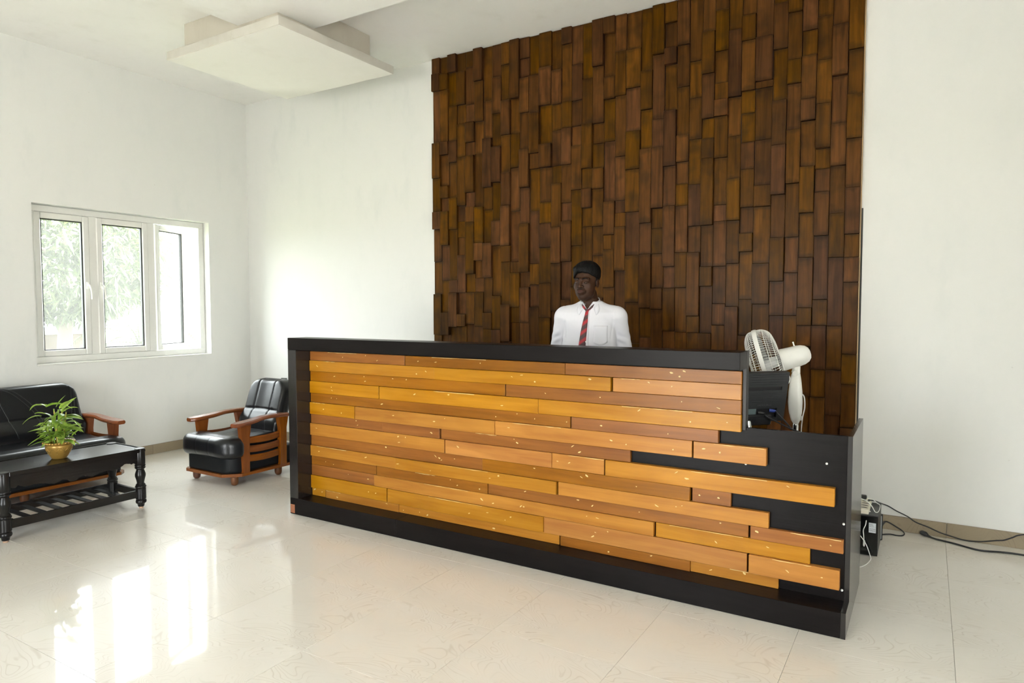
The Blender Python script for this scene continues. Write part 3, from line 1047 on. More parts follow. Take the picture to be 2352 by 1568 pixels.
def sofa_piece(name, label, cat, loc, Mx, width, feet, seams, c0, c1):
    """built in a local frame: u = along the seat's width (0..width), v = depth (0 front .. back), z up; Mx takes (u, v, z) to the world"""
    t = thing(name, loc, label, cat)
    W = width
    T = lambda vf: fixn(xf(vf, Mx))
    tp = lambda p: tuple(np.array(Mx)[:3, :3] @ np.array(p) + np.array(Mx)[:3, 3])
    # base board with cut corners
    auto(ob('base_board', T(prism([(c0, 0), (W - c1, 0), (W, c1), (W, 0.66), (0, 0.66), (0, c0)], 0.070, 0.094)), M['teak'], t))
    for u, v in feet:
        auto(ob('foot', T(lathe([(0.010, 0.0), (0.020, 0.004), (0.027, 0.014), (0.030, 0.03), (0.031, 0.07)], (u, v, 0), 18)), M['footwood'], t), 50)
    # upholstered plinth
    f = lambda X, Y, Z: smax(sd_rbox(X, Y, Z, (W / 2, 0.35, 0.165), (W / 2 - 0.03, 0.335, 0.075), 0.02),
                             np.where(X > W / 2, (X - W + c1 * .95 - Y) * 0.7071, (-X + c0 * .95 - Y) * 0.7071), 0.04)
    auto(ob('upholstered_plinth', T(surfnet(f, rng(-0.02, W + 0.02, 0.014), rng(-0.03, 0.72, 0.014), rng(0.07, 0.26, 0.011))), M['vinyl'], t), 60)
    # seat cushion with a plump roll at the front, narrower between the arm posts
    def fs(X, Y, Z):
        xn = np.clip(np.abs(X - W / 2) / (W / 2), 0, 1.2)
        roll = sd_rbox(X, Y, Z + 0.012 * xn ** 4, (W / 2, 0.055, 0.305), (W / 2 + 0.014, 0.098, 0.084), 0.062)
        roll = smax(roll, np.where(X > W / 2, (X - W + c1 * .55 - Y - .03) * 0.7071, (-X + c0 * .55 - Y - .03) * 0.7071), 0.06)
        body = sd_rbox(X, Y, Z, (W / 2, 0.32, 0.300 - 0.03 * 0), (W / 2 - 0.062, 0.27, 0.073), 0.03)
        dip = 0.012 * np.exp(-((Y - 0.28) / 0.13) ** 2)
        d = smin(roll, body + dip, 0.05)
        for s in seams:      # stitched channels across the seat
            d = d + 0.0022 * np.exp(-((X - s + 0.03 * np.sign(s - W / 2) * np.clip(0.1 - Y, 0, .2) / .2) / 0.0045) ** 2) * (Z > 0.24)
        return d
    auto(ob('seat_cushion', T(surfnet(fs, rng(-0.04, W + 0.04, 0.0095), rng(-0.06, 0.62, 0.011), rng(0.20, 0.41, 0.0095))), M['leather'], t), 80)
    # backrest, leaning; three channels with a crease above the lumbar roll
    ang = math.radians(18)
    def fb(X, Y, Z):
        # lean: shear the depth with height
        yy = Y - 0.475 - (Z - 0.36) * math.tan(ang)
        zt = np.clip((Z - 0.36) / 0.42, 0, 1)
        half = (W / 2 - 0.055) - 0.02 * zt
        d2 = sd_rbox(X, yy, Z, (W / 2, 0.065, 0.565), (W / 2 - 0.055, 0.062, 0.235), 0.045)
        # round the two upper corners as seen from the front
        qx = np.abs(X - W / 2) - half + 0.12; qz = Z - (0.795 - 0.12)
        d = smax(d2, np.sqrt(np.maximum(qx, 0) ** 2 + np.maximum(qz, 0) ** 2) - 0.12, 0.03)
        lum = -0.022 * np.exp(-((Z - 0.45) / 0.055) ** 2) * (yy < 0.06)
        crease = 0.012 * np.exp(-((Z - 0.535) / 0.010) ** 2) * (yy < 0.06) * np.clip((half - np.abs(X - W / 2)) / 0.1, 0, 1)
        d = d + lum + crease
        for s in seams:
            d = d + 0.006 * np.exp(-((X - s) / 0.007) ** 2) * (yy < 0.06)
        if W < 1:
            d = d + 0.010 * np.exp(-((X - W / 2) / (W * 0.16)) ** 2) * (yy < 0.06) * (Z > 0.54)
        return d * 0.9
    back = surfnet(fb, rng(0.02, W - 0.02, 0.0095), rng(0.38, 0.76, 0.0095), rng(0.30, 0.83, 0.0095))
    auto(ob('backrest', T(back), M['leather'], t), 80)
    # wooden arms: shaped arm board, front post, rear post, three bowed rails a side
    for sgn, u in ((-1, 0.0), (1, W)):
        o = -sgn
        arm = [(u + o * 0.012, 0.045, 0.486), (u + o * 0.016, 0.10, 0.489), (u + o * 0.030, 0.24, 0.498), (u + o * 0.034, 0.36, 0.512), (u + o * 0.028, 0.50, 0.512), (u + o * 0.028, 0.58, 0.508)]
        auto(ob('armrest', T(armrest(arm, [0.032, 0.054, 0.046, 0.036, 0.038, 0.038], 0.030)), M['teak'], t), 40)
        fp = [(0.13, 0.094), (0.185, 0.094), (0.19, 0.38), (0.205, 0.475), (0.105, 0.475), (0.118, 0.36)]
        a, b = sorted((u + o * 0.002, u + o * 0.046))
        auto(ob('front_post', T(prism(fp, a, b, 'x')), M['teak_z'], t), 40)
        rp = [(0.49, 0.094), (0.555, 0.094), (0.56, 0.40), (0.58, 0.50), (0.48, 0.50), (0.50, 0.40)]
        auto(ob('rear_post', T(prism(rp, a, b, 'x')), M['teak_z'], t), 40)
        for z in (0.352, 0.278, 0.203):
            ob('side_slat', T(bowed_slat((u + o * 0.024, 0.18, z), (u + o * 0.024, 0.50, z), (-o * 0.006, 0, -0.010), 0.020, 0.008)), M['teak'], t)
    return t, back, T


# armchair: u -> +x, v -> +y
MA = Matrix.Translation((1.155, -1.562, 0))
chair, _, _ = sofa_piece('armchair', 'black leather armchair with orange wooden arms beside the counter end', 'armchair', (1.455, -1.25, 0), MA, 0.60,
                         [(0.075, 0.065), (0.545, 0.08), (0.575 - 0.02, 0.50), (0.075, 0.50)], [0.20, 0.40], 0.03, 0.11)
# sofa: u -> -y (along the window wall), v -> -x
MS = Matrix(((0, -1, 0, 0.862), (-1, 0, 0, -1.865), (0, 0, 1, 0), (0, 0, 0, 1)))
sofa, sback, sT = sofa_piece('sofa', 'long black leather sofa with orange wooden arms under the window', 'sofa', (0.5, -2.8, 0), MS, 1.85,
                             [(0.09, 0.06), (0.72, 0.06), (1.20, 0.06), (1.76, 0.06), (0.16, 0.56), (1.72, 0.56)], [], 0.05, 0.05)


def sofa_piping():
    bv = BVHTree.FromPolygons([Vector(p) for p in sback[0]], [list(map(int, f)) for f in sback[1]])
    def proj(u, z):
        h = bv.ray_cast(Vector((u, -1, z)), Vector((0, 1, 0)))
        return None if h[0] is None else (h[0].x, h[0].y - 0.0005, h[0].z)
    back = [o for o in sofa.children if o.name.startswith('backrest')][0]
    curves = [[(0.60, 0.785), (0.53, 0.75), (0.46, 0.68), (0.405, 0.60), (0.38, 0.52), (0.375, 0.40)],
              [(0.64, 0.785), (0.565, 0.75), (0.495, 0.68), (0.43, 0.59), (0.40, 0.50), (0.395, 0.40)],
              [(0.72, 0.785), (0.665, 0.72), (0.63, 0.62), (0.60, 0.52), (0.565, 0.40)],
              [(0.10, 0.765), (0.105, 0.70), (0.12, 0.60), (0.13, 0.50)], [(0.125, 0.775), (0.13, 0.70), (0.145, 0.60), (0.155, 0.50)]]
    curves += [[(1.85 - u, z) for u, z in c] for c in curves]
    for c in curves:
        P = [proj(p[0], p[1]) for p in spline(c, 6)]
        P = [p for p in P if p]
        if len(P) > 3:
            ob('seam', sT(tube(P, 0.0028, 6)), M['leather'], back, smooth=True)


sofa_piping()


# ================================================================== COFFEE TABLE
def coffee_table():
    t = thing('coffee_table', (1.47, -2.63, 0), 'low black wooden coffee table with turned legs and a slatted shelf, before the sofa', 'coffee table')
    x0, x1, y0, y1, zt = 1.29, 1.655, -3.05, -2.215, 0.427
    prof = [(0.0143, 0.010), (0.0155, 0.0105), (0.020, 0.012), (0.024, 0.030), (0.0335, 0.038), (0.036, 0.048), (0.0335, 0.058), (0.030, 0.062), (0.034, 0.068), (0.034, 0.140), (0.031, 0.145),
            (0.036, 0.151), (0.036, 0.158), (0.031, 0.162), (0.032, 0.168), (0.026, 0.174), (0.023, 0.180), (0.028, 0.205), (0.0345, 0.230), (0.034, 0.245), (0.027, 0.268), (0.025, 0.276), (0.030, 0.282),
            (0.035, 0.287), (0.035, 0.293), (0.031, 0.297), (0.035, 0.301), (0.035, 0.308), (0.032, 0.313), (0.034, 0.318), (0.034, 0.420), (0.031, 0.4265)]
    for x in (x0, x1):
        for y in (y0, y1):
            l = auto(ob('leg', lathe(prof, (x, y, 0.0), 22), M['ebony_z'], t), 30)
            ob('foot_tip', lathe([(0.013, 0.0), (0.0146, 0.001), (0.0146, 0.0098)], (x, y, 0.0), 14), M['bare'], l)
    auto(ob('table_top', box(x0 - 0.030, x1 + 0.030, y0 - 0.025, y1 + 0.025, 0.402, 0.4215, 0.002), M['ebony'], t))
    e = 0.012
    auto(ob('rim', join(box(x0 - .033, x0 - .033 + e, y0 + .02, y1 - .02, 0.400, 0.427, .002), box(x1 + .033 - e, x1 + .033, y0 + .02, y1 - .02, 0.400, 0.427, .002),
                        box(x0 + .02, x1 - .02, y0 - .028, y0 - .028 + e, 0.400, 0.427, .002), box(x0 + .02, x1 - .02, y1 + .028 - e, y1 + .028, 0.400, 0.427, .002)), M['ebony'], t))
    def scallop(n, L):
        pts = []
        for i in range(n + 1):
            s = i / n; k = abs(2 * s - 1)
            z = 0.300 + 0.040 * k ** 2 + 0.008 * math.sin(6 * PI * s * 2) + (0.006 if (i % 8) < 4 else 0)
            if k > 0.9: z = 0.335 - 0.012 * abs(math.sin(s * 40))
            pts.append((s, z))
        return pts
    sc = scallop(64, 1)
    for x in (x0 - .012, x1 + .004):
        poly = [(y0 + 0.02 + (y1 - y0 - 0.04) * s, z) for s, z in sc] + [(y1 - 0.02, 0.402), (y0 + 0.02, 0.402)]
        V, F = [], []
        n = len(sc)
        for xx in (x, x + 0.014):
            V += [(xx, y0 + 0.02 + (y1 - y0 - 0.04) * s, z) for s, z in sc] + [(xx, y0 + 0.02 + (y1 - y0 - 0.04) * s, 0.4019) for s, z in sc]
        for i in range(n - 1):
            F += [[i, n + i, n + i + 1, i + 1], [2 * n + i, 2 * n + i + 1, 3 * n + i + 1, 3 * n + i], [i, i + 1, 2 * n + i + 1, 2 * n + i]]
        ob('apron', fixn((V, F)), M['ebony'], t)
    for y in (y0 - .010, y1 - .004):
        V, F = [], []
        n = len(sc)
        for yy in (y, y + 0.014):
            V += [(x0 + 0.02 + (x1 - x0 - 0.04) * s, yy, z) for s, z in sc] + [(x0 + 0.02 + (x1 - x0 - 0.04) * s, yy, 0.4019) for s, z in sc]
        for i in range(n - 1):
            F += [[i, n + i, n + i + 1, i + 1], [2 * n + i, 2 * n + i + 1, 3 * n + i + 1, 3 * n + i], [i, i + 1, 2 * n + i + 1, 2 * n + i]]
        ob('apron', fixn((V, F)), M['ebony'], t)
    for x in (x0, x1):
        auto(ob('shelf_rail', box(x - .010, x + .010, y0 + .02, y1 - .02, 0.078, 0.130, .002), M['ebony'], t))
    for y in (y0, y1):
        auto(ob('shelf_rail', box(x0 + .02, x1 - .02, y - .010, y + .010, 0.078, 0.130, .002), M['ebony'], t))
    for k in range(8):
        y = -2.345 - 0.0935 * k
        auto(ob('shelf_slat', box(x0 + .009, x1 - .009, y - .019, y + .019, 0.108, 0.118, .002), M['ebony'], t))


M['bare'] = plain('bare wood tip', (0.45, 0.30, 0.20), 0.7)
coffee_table()


# ================================================================== POTTED LUCKY BAMBOO
def leaf(p0, d, L, W, droop, tw=0.0, nseg=7):
    p = np.array(p0, float); d = np.array(d, float); d /= np.linalg.norm(d)
    rows = []
    for i in range(nseg + 1):
        s = i / nseg
        wd = 1.35 * W * (math.sin(PI * min(1, (s * 0.92 + 0.06)) ** 0.75)) * (1 if s < 0.98 else 0.05)
        side = np.cross(d, (0, 0, 1)); side /= np.linalg.norm(side) + 1e-9
        side = side * math.cos(tw) + np.cross(side, d) * math.sin(tw)
        up = np.cross(side, d)
        rows.append((p - side * wd + up * wd * 0.35, p.copy(), p + side * wd + up * wd * 0.35))
        p = p + d * L / nseg
        d = d + np.array([0, 0, -droop / nseg]); d /= np.linalg.norm(d)
    V = [tuple(q) for r in rows for q in r]
    F = []
    for i in range(nseg):
        for k in (0, 1):
            F.append([i * 3 + k, i * 3 + k + 1, i * 3 + k + 4, i * 3 + k + 3])
    return V, F


def potted_plant():
    px, py, pz = 1.492, -2.66, 0.4218
    t = thing('potted_lucky_bamboo', (px, py, pz), 'leafy green lucky bamboo in a small gold pot on the black coffee table', 'potted plant')
    prof = [(0.046, 0.0), (0.050, 0.003), (0.058, 0.018), (0.072, 0.040), (0.083, 0.062), (0.088, 0.080), (0.089, 0.090), (0.086, 0.094), (0.090, 0.097), (0.097, 0.104), (0.098, 0.109), (0.094, 0.113), (0.086, 0.113), (0.082, 0.104), (0.080, 0.085)]
    prof = [(r * .89, z) for r, z in prof]
    pot = auto(ob('pot', lathe(prof, (px, py, pz), 48), M['gold'], t), 60)
    # twisted rope rim and the raised arches with beads
    rim = []
    for k in range(30):
        a = 2 * PI * k / 30
        rim.append(sphere((px + 0.086 * math.cos(a), py + 0.086 * math.sin(a), pz + 0.108), (0.0095, 0.0095, 0.0075), 8, 5))
    ob('rope_rim', join(*rim), M['gold'], pot, smooth=True)
    orn = []
    rr_ = lambda z: np.interp(z, [0.018, 0.04, 0.062, 0.08, 0.09], [0.0516, 0.0641, 0.0739, 0.0783, 0.0792])
    for k in range(10):
        P = []
        for s in np.linspace(0, 1, 9):
            a = 2 * PI * (k + s) / 10; z = 0.050 + 0.026 * math.sin(PI * s)
            r = rr_(z); P.append((px + r * math.cos(a), py + r * math.sin(a), pz + z))
        orn.append(tube(P, 0.0022, 6))
        for z in (0.046, 0.072):
            a = 2 * PI * (k + (0 if z < 0.05 else 0.5)) / 10; r = rr_(z - .008)
            orn.append(sphere((px + r * math.cos(a), py + r * math.sin(a), pz + z - .008), 0.0035, 6, 4))
    ob('raised_arches', join(*orn), M['gold'], pot, smooth=True)
    ob('soil', lathe([(0.002, 0.088), (0.045, 0.092), (0.072, 0.094)], (px, py, pz), 24), M['soil'], t)
    rr = random.Random(21)
    tips = []
    for k in range(11):
        a = 2 * PI * k / 11 + rr.uniform(-.3, .3); r = rr.uniform(0.006, 0.036)
        h = rr.uniform(0.10, 0.25)
        b = (px + r * math.cos(a), py + r * math.sin(a), pz + 0.085)
        lean = rr.uniform(0.01, 0.05)
        P = spline([b, (b[0] + lean * .4 * math.cos(a), b[1] + lean * .4 * math.sin(a), pz + 0.085 + h * .5), (b[0] + lean * math.cos(a), b[1] + lean * math.sin(a), pz + 0.085 + h)], 6)
        s = ob('stalk', tube(P, [0.0065 - 0.003 * i / len(P) for i in range(len(P))], 7), M['stalk'] if k % 2 else M['leaf'], t, smooth=True)
        tips.append((P, a, h))
    # big leaves that show singly in the photograph: start, direction and length read from it (view side = right/up/toward)
    R = np.array([0.854, 0.520, 0]); U = np.array([0, 0, 1.0]); Tw = np.array([0.52, -0.854, 0])
    def at(r, u, tw=0.0): return np.array([px, py, pz]) + R * r + U * u + Tw * tw
    big = [((0.035, 0.335), (0.80, 0.62), .155, .015, .55), ((0.010, 0.345), (0.5, 0.9), .095, .011, .4), ((-0.055, 0.345), (0.75, 0.35), .175, .016, 1.3), ((-0.055, 0.35), (-0.55, 0.3), .12, .013, 1.9),
           ((-0.05, 0.355), (-1, 0.1), .085, .006, .3), ((-0.03, 0.275), (-0.9, 0.42), .15, .014, .7), ((-0.09, 0.285), (-0.9, 0.1), .125, .012, 1.4), ((0.0, 0.29), (-0.7, -0.35), .15, .013, .9),
           ((0.06, 0.285), (0.9, 0.25), .13, .009, .9), ((0.06, 0.27), (1, 0.15), .12, .012, .6), ((0.05, 0.235), (0.9, 0.28), .12, .016, .3), ((0.065, 0.205), (0.9, 0.3), .11, .013, .2),
           ((0.11, 0.245), (0.8, -0.5), .08, .010, .2), ((-0.03, 0.19), (-0.95, 0.15), .15, .016, .5), ((-0.05, 0.165), (-0.85, -0.45), .13, .016, .25), ((-0.03, 0.12), (-0.9, 0.0), .12, .012, .5),
           ((-0.02, 0.195), (-0.1, -1), .14, .016, .0), ((0.03, 0.185), (0.15, -1), .12, .016, .0), ((0.09, 0.15), (0.7, 0.6), .085, .006, .3), ((0.07, 0.12), (0.8, 0.1), .08, .010, 1.2)]
    for (r, u), (dr, du), L, W, dp in big:
        tw0 = rr.uniform(0.0, 0.04)
        d = R * dr + U * du + Tw * rr.uniform(-.25, .45)
        ob('leaf', leaf(at(r, u, tw0), d, L, W, dp, rr.uniform(-.4, .4)), M['leaf'], t, smooth=True)
    for P, a, h in tips:
        for q in range(9):
            s = rr.uniform(0.25, 1.0); p = P[min(len(P) - 1, int(s * (len(P) - 1)))]
            an = a + rr.uniform(-1.6, 1.6); el = rr.uniform(-0.1, 1.0)
            d = (math.cos(an), math.sin(an), el)
            ob('leaf', leaf(p, d, rr.uniform(0.07, 0.135), rr.uniform(0.008, 0.014), rr.uniform(0.4, 1.6), rr.uniform(-.5, .5)), M['leaf'], t, smooth=True)


potted_plant()

# ================================================================== MONITOR, FAN AND THE ODDMENTS BEHIND THE COUNTER
def monitor():
    o = Vector((5.800, -1.200, 1.083))            # upper right corner of the back
    u = Vector((-0.7071, -0.7071, 0))             # along the top edge
    back = Vector((0.7071, -0.7071, 0))           # the way the back faces
    tl = math.radians(11)
    v = (Vector((0, 0, -1)) * math.cos(tl) - back * math.sin(tl)).normalized()
    nrm = (back * math.cos(tl) - Vector((0, 0, 1)) * math.sin(tl)).normalized()
    nrm = u.cross(v); nrm = nrm if nrm.dot(back) > 0 else -nrm
    Mx = Matrix(((u.x, v.x, nrm.x, o.x), (u.y, v.y, nrm.y, o.y), (u.z, v.z, nrm.z, o.z), (0, 0, 0, 1)))
    Wd, Ht = 0.42, 0.262
    c = o + u * Wd / 2 + v * Ht
    t = thing('computer_monitor', (c.x, c.y, 0.752), 'back of a black computer monitor behind the counter, before the white fan', 'monitor')
    # rear shell as a relief: grooves, the long slot and the socket recess are sunk into it
    us = sorted(set([0, .012, .037, .05, Wd - .05, Wd - .037, Wd - .012, Wd] + [.20, .385]))
    vs_ = [0, .010]
    g = [.020, .0212, .034, .0352, .048, .0492, .060, .0612]
    slot = [.074, .092]
    g2 = [.108, .1092, .117, .1182, .126, .1274, .135, .1364, .144, .1452, .153, .1542]
    rec = [.190, .240]
    vs_ = sorted(set(vs_ + g + slot + g2 + rec + [Ht - .012, Ht]))
    Hh = []
    for i in range(len(us) - 1):
        um = (us[i] + us[i + 1]) / 2; col = []
        for j in range(len(vs_) - 1):
            vm = (vs_[j] + vs_[j + 1]) / 2
            h = 0.0
            edge = min(um, Wd - um, vm, Ht - vm)
            if edge < .012: h = -0.004
            for q in (g, g2):
                for k in range(0, len(q), 2):
                    if q[k] < vm < q[k + 1] and edge > .012: h = -0.0018
            if slot[0] < vm < slot[1] and .037 < um < Wd - .037: h = -0.014
            if rec[0] < vm < rec[1] and .05 < um < Wd - .05: h = -0.018
            col.append(h)
        Hh.append(col)
    ob('rear_shell', fixn(hplate(us, vs_, Hh, Mx, 0.024)), M['monp'], t)
    ob('screen_bezel', fixn(xf(box(0.0, Wd, 0.0, Ht, -0.040, -0.0245, 0.003), Mx)), M['blackp'], t)
    ob('screen', fixn(xf(box(0.015, Wd - .015, 0.015, Ht - .025, -0.0412, -0.0402), Mx)), M['dark'], t)
    ob('lower_bulge', fixn(xf(box(0.07, Wd - .02, Ht - .035, Ht + .022, -0.030, -0.002, 0.006), Mx)), M['blackp'], t)
    ob('slot_shade', fixn(xf(box(.0375, Wd - .0375, .0745, .0915, -0.0139, -0.004), Mx)), M['dark'], t)  # dark plates laid in the slot and recess to stand in for shade
    ob('recess_shade', fixn(xf(box(.0505, Wd - .0505, .1905, .2395, -0.0179, -0.0165), Mx)), M['dark'], t)
    # port label and its white strip
    ob('port_label', fixn(xf(box(0.160, 0.215, .196, .226, -0.0164, -0.0158), Mx)), M['portl'], t)
    ob('port_label', fixn(xf(box(0.162, 0.215, .228, .2385, -0.0164, -0.0158), Mx)), M['sticker'], t)
    # maker's name, raised on the shell
    cu = bpy.data.curves.new('lettering', 'FONT'); cu.body = 'SAMSUNG'; cu.size = 0.0165; cu.extrude = 0.0006; cu.align_x = 'CENTER'; cu.align_y = 'CENTER'; cu.space_character = 1.12
    to = bpy.data.objects.new('tmp', cu); COL.objects.link(to)
    dg = bpy.context.evaluated_depsgraph_get(); dg.update()
    me = bpy.data.meshes.new_from_object(to.evaluated_get(dg))
    V = np.array([q.co[:] for q in me.vertices]); F = [list(p.vertices) for p in me.polygons]
    bpy.data.objects.remove(to); bpy.data.curves.remove(cu)
    V2 = np.stack([0.127 - V[:, 0], 0.172 - V[:, 1], V[:, 2] + 0.0006], 1)
    ob('lettering', fixn(xf((V2, F), Mx)), M['emboss'], t)
    # stand: chrome neck and foot on the worktop
    b = o + u * 0.20 + v * (Ht - 0.01) - nrm * 0.02
    auto(ob('stand_neck', join(tube([(b.x, b.y, b.z), (b.x + .01, b.y - .01, 0.762)], 0.016, 14)), M['chrome'], t), 40)
    auto(ob('stand_foot', lathe([(0.09, 0.0), (0.092, 0.004), (0.085, 0.010), (0.02, 0.014)], (b.x + .01, b.y - .01, 0.7525), 28), M['blackp'], t), 40)
    # cables plugged into the recess
    def cab(name, uv, path, r, plugm, label):
        p = o + u * uv[0] + v * uv[1] - nrm * 0.012
        q = p + nrm * 0.028
        tt = thing(name, p, label, 'cable')
        dirv = (nrm * 0.6 - u * 0.8).normalized()
        auto(ob('plug', tube([p, p + dirv * 0.016, p + dirv * 0.034], [0.0085, 0.0085, 0.0055], 8), plugm, tt), 40)
        ob('cord', tube(spline([p + dirv * 0.03] + path, 8), r, 8), M['cableb'], tt, smooth=True)
    p1 = o + u * .150 + v * .215; p2 = o + u * .085 + v * .205
    cab('monitor_power_cable', (.150, .215), [p1 + Vector((.035, -.005, -.012)), p1 + Vector((.10, .03, -.05)), p1 + Vector((.17, .06, -.085)), p1 + Vector((.26, .12, -.112))], 0.0038, M['blackp'], 'black power cable hanging from the middle of the monitor back')
    cab('monitor_video_cable', (.085, .205), [p2 + Vector((.035, -.008, -.010)), p2 + Vector((.07, .01, -.05)), p2 + Vector((.10, .03, -.09)), p2 + Vector((.14, .06, -.112))], 0.0042, M['blue'], 'black cable with a blue plug at the right of the monitor back')


M['portl'] = plain('grey green port label', (0.14, 0.19, 0.19), 0.5)
monitor()


def fan():
    C = Vector((5.592, -0.80, 1.085))
    ax = Vector((-0.94, -0.16, -0.30)).normalized()       # the way it blows
    px, py = 5.765, -0.78
    t = thing('pedestal_fan', (px, py, 0), 'white pedestal fan tilted downward, behind the black monitor', 'fan')
    z = ax; x = z.cross(Vector((0, 0, 1))).normalized(); y = z.cross(x).normalized()
    Mx = Matrix(((x.x, y.x, z.x, C.x), (x.y, y.y, z.y, C.y), (x.z, y.z, z.z, C.z), (0, 0, 0, 1)))
    Rc = 0.205
    def ringp(r, zz, n=48): return [(r * math.cos(2 * PI * k / n), r * math.sin(2 * PI * k / n), zz) for k in range(n + 1)]
    # rim band, front and rear wire cages
    auto(ob('rim_band', fixn(xf(loft([ringp(Rc + a, b, 56)[:-1] for a, b in ((-.004, -.012), (.004, -.012), (.006, 0), (.004, .012), (-.004, .012), (-.004, -.012))], False), Mx)), M['white'], t), 40)
    def cage(zs, rs, n, hubr, name):
        parts = []
        for k in range(n):
            a = 2 * PI * k / n
            P = [(r * math.cos(a), r * math.sin(a), zz) for r, zz in zip(rs, zs)]
            parts.append(tube(spline(P, 4), 0.0012, 4))
        ob(name, xf(join(*parts, tube(ringp(rs[1] * 1.0, zs[1], 40), 0.0018, 5), tube(ringp(rs[2], zs[2], 40), 0.0018, 5), tube(ringp(hubr, zs[-1], 28), 0.0035, 6)), Mx), M['white'], t, smooth=True)
    cage([0.0, -0.045, -0.080, -0.095, -0.098], [Rc, Rc - .006, Rc - .035, 0.11, 0.058], 84, 0.060, 'rear_grille')
    cage([0.0, 0.040, 0.064, 0.072, 0.072], [Rc, Rc - .008, Rc - .045, 0.11, 0.03], 84, 0.032, 'front_grille')
    ob('hub_badge', xf(lathe([(0.034, 0.066), (0.034, 0.073), (0.028, 0.076)], n=24), Mx), M['white'], t)
    ob('clip', fixn(xf(box(-.008, .008, Rc + .002, Rc + .012, -.016, .016, .003), Mx @ Matrix.Rotation(math.radians(205), 4, 'Z'))), M['cream'], t)
    ob('carry_handle', xf(tube(spline([(0.03, -.14, -.088), (0.03, -.12, -.108), (0.03, -.095, -.112), (0.03, -.075, -.10)], 5), 0.0035, 6), Mx @ Matrix.Rotation(PI, 4, 'Z')), M['white'], t, smooth=True)
    # blades at rest
    for k in range(3):
        rows = []
        for i in range(7):
            r = 0.035 + 0.145 * i / 6; wd = 0.35 + 0.55 * math.sin(PI * (0.15 + 0.7 * i / 6))
            a0 = 2 * PI * k / 3 + 0.25 * i / 6
            rows.append([(r * math.cos(a0 + q * wd), r * math.sin(a0 + q * wd), -0.012 + 0.03 * q) for q in (-.6, -.3, 0, .3, .6)])
        V, F = loft(rows, False, False)
        n0 = len(V); V = V + [(p[0], p[1], p[2] - 0.002) for p in V]; F = F + [[i + n0 for i in f[::-1]] for f in F]
        ob('blade', xf((V, F), Mx), M['fanblade'], t, smooth=True)
    ob('hub', xf(lathe([(0.03, -0.09), (0.034, -0.03), (0.036, 0.012), (0.028, 0.022)], n=24), Mx), M['fanblade'], t, smooth=True)
    # motor housing, a bullet behind the cage
    prof = [(0.062, -0.100), (0.064, -0.104), (0.062, -0.125), (0.060, -0.185), (0.056, -0.215), (0.046, -0.238), (0.030, -0.252), (0.012, -0.257)]
    V, F = lathe(prof[::-1], (0, 0, 0), 36)
    auto(ob('motor_housing', fixn(xf((V, F), Mx)), M['white'], t), 40)
    ob('knob', xf(join(tube([(0, -.060, -.185), (0, -.078, -.185)], 0.004, 8), tube([(-.010, -.080, -.185), (.010, -.080, -.185)], 0.005, 8)), Mx @ Matrix.Identity(4)), M['white'], t)
    # neck joint, control body, pole and base
    m0 = Mx @ Vector((0, 0.055, -0.165))
    auto(ob('tilt_joint', join(tube([m0, (px - .004, py, 1.045)], [0.020, 0.024], 12), xf(lathe([(0.015, -.03), (0.017, -.02), (0.017, .02), (0.015, .03)], n=18), Matrix.Translation((px - .002, py, 1.045)) @ Matrix.Rotation(PI / 2, 4, 'X'))), M['white'], t), 40)
    rings = []
    for zz, wx, wy, ox in ((0.752, .012, .014, .002), (0.775, .024, .026, .0), (0.82, .034, .036, -.002), (0.88, .038, .041, -.004), (0.94, .035, .040, -.004), (1.0, .029, .034, -.004), (1.04, .022, .026, -.003), (1.055, .014, .016, -.002)):
        rings.append([(px + ox + wx * math.copysign(abs(math.cos(a)) ** .6, math.cos(a)), py + wy * math.copysign(abs(math.sin(a)) ** .6, math.sin(a)), zz) for a in np.linspace(0, 2 * PI, 24, endpoint=False)])
    auto(ob('control_body', loft(rings), M['white'], t), 50)
    ob('cord_clip', box(px + .018, px + .036, py - .008, py + .008, .775, .80, .003), M['white'], t)
    auto(ob('pole', lathe([(0.0105, 0.03), (0.0105, 0.56)], (px, py, 0), 16), M['chrome'], t), 40)
    auto(ob('collar', lathe([(0.0155, 0.55), (0.0165, 0.56), (0.0165, 0.745), (0.014, 0.757)], (px, py, 0), 18), M['white2'], t), 40)
    auto(ob('base', lathe([(0.19, 0.0), (0.195, 0.006), (0.18, 0.022), (0.10, 0.034), (0.03, 0.045), (0.024, 0.09)], (px, py, 0), 40), M['white'], t), 40)
    ob('mains_cord', tube(spline([(px + .025, py, .93), (px + .042, py + .004, .91), (px + .046, py + .004, .85), (px + .036, py + .002, .79), (px + .030, py + .002, .70), (px + .028, py + .004, .45), (px + .03, py + .03, .05), (px + .07, py + .12, .006), (px + .2, py + .3, .006)], 8), 0.0032, 8), M['cablew'], t, smooth=True)


M['fanblade'] = plain('grey white fan blade', (0.55, 0.56, 0.55), 0.35)
M['white2'] = M['chrome']
fan()


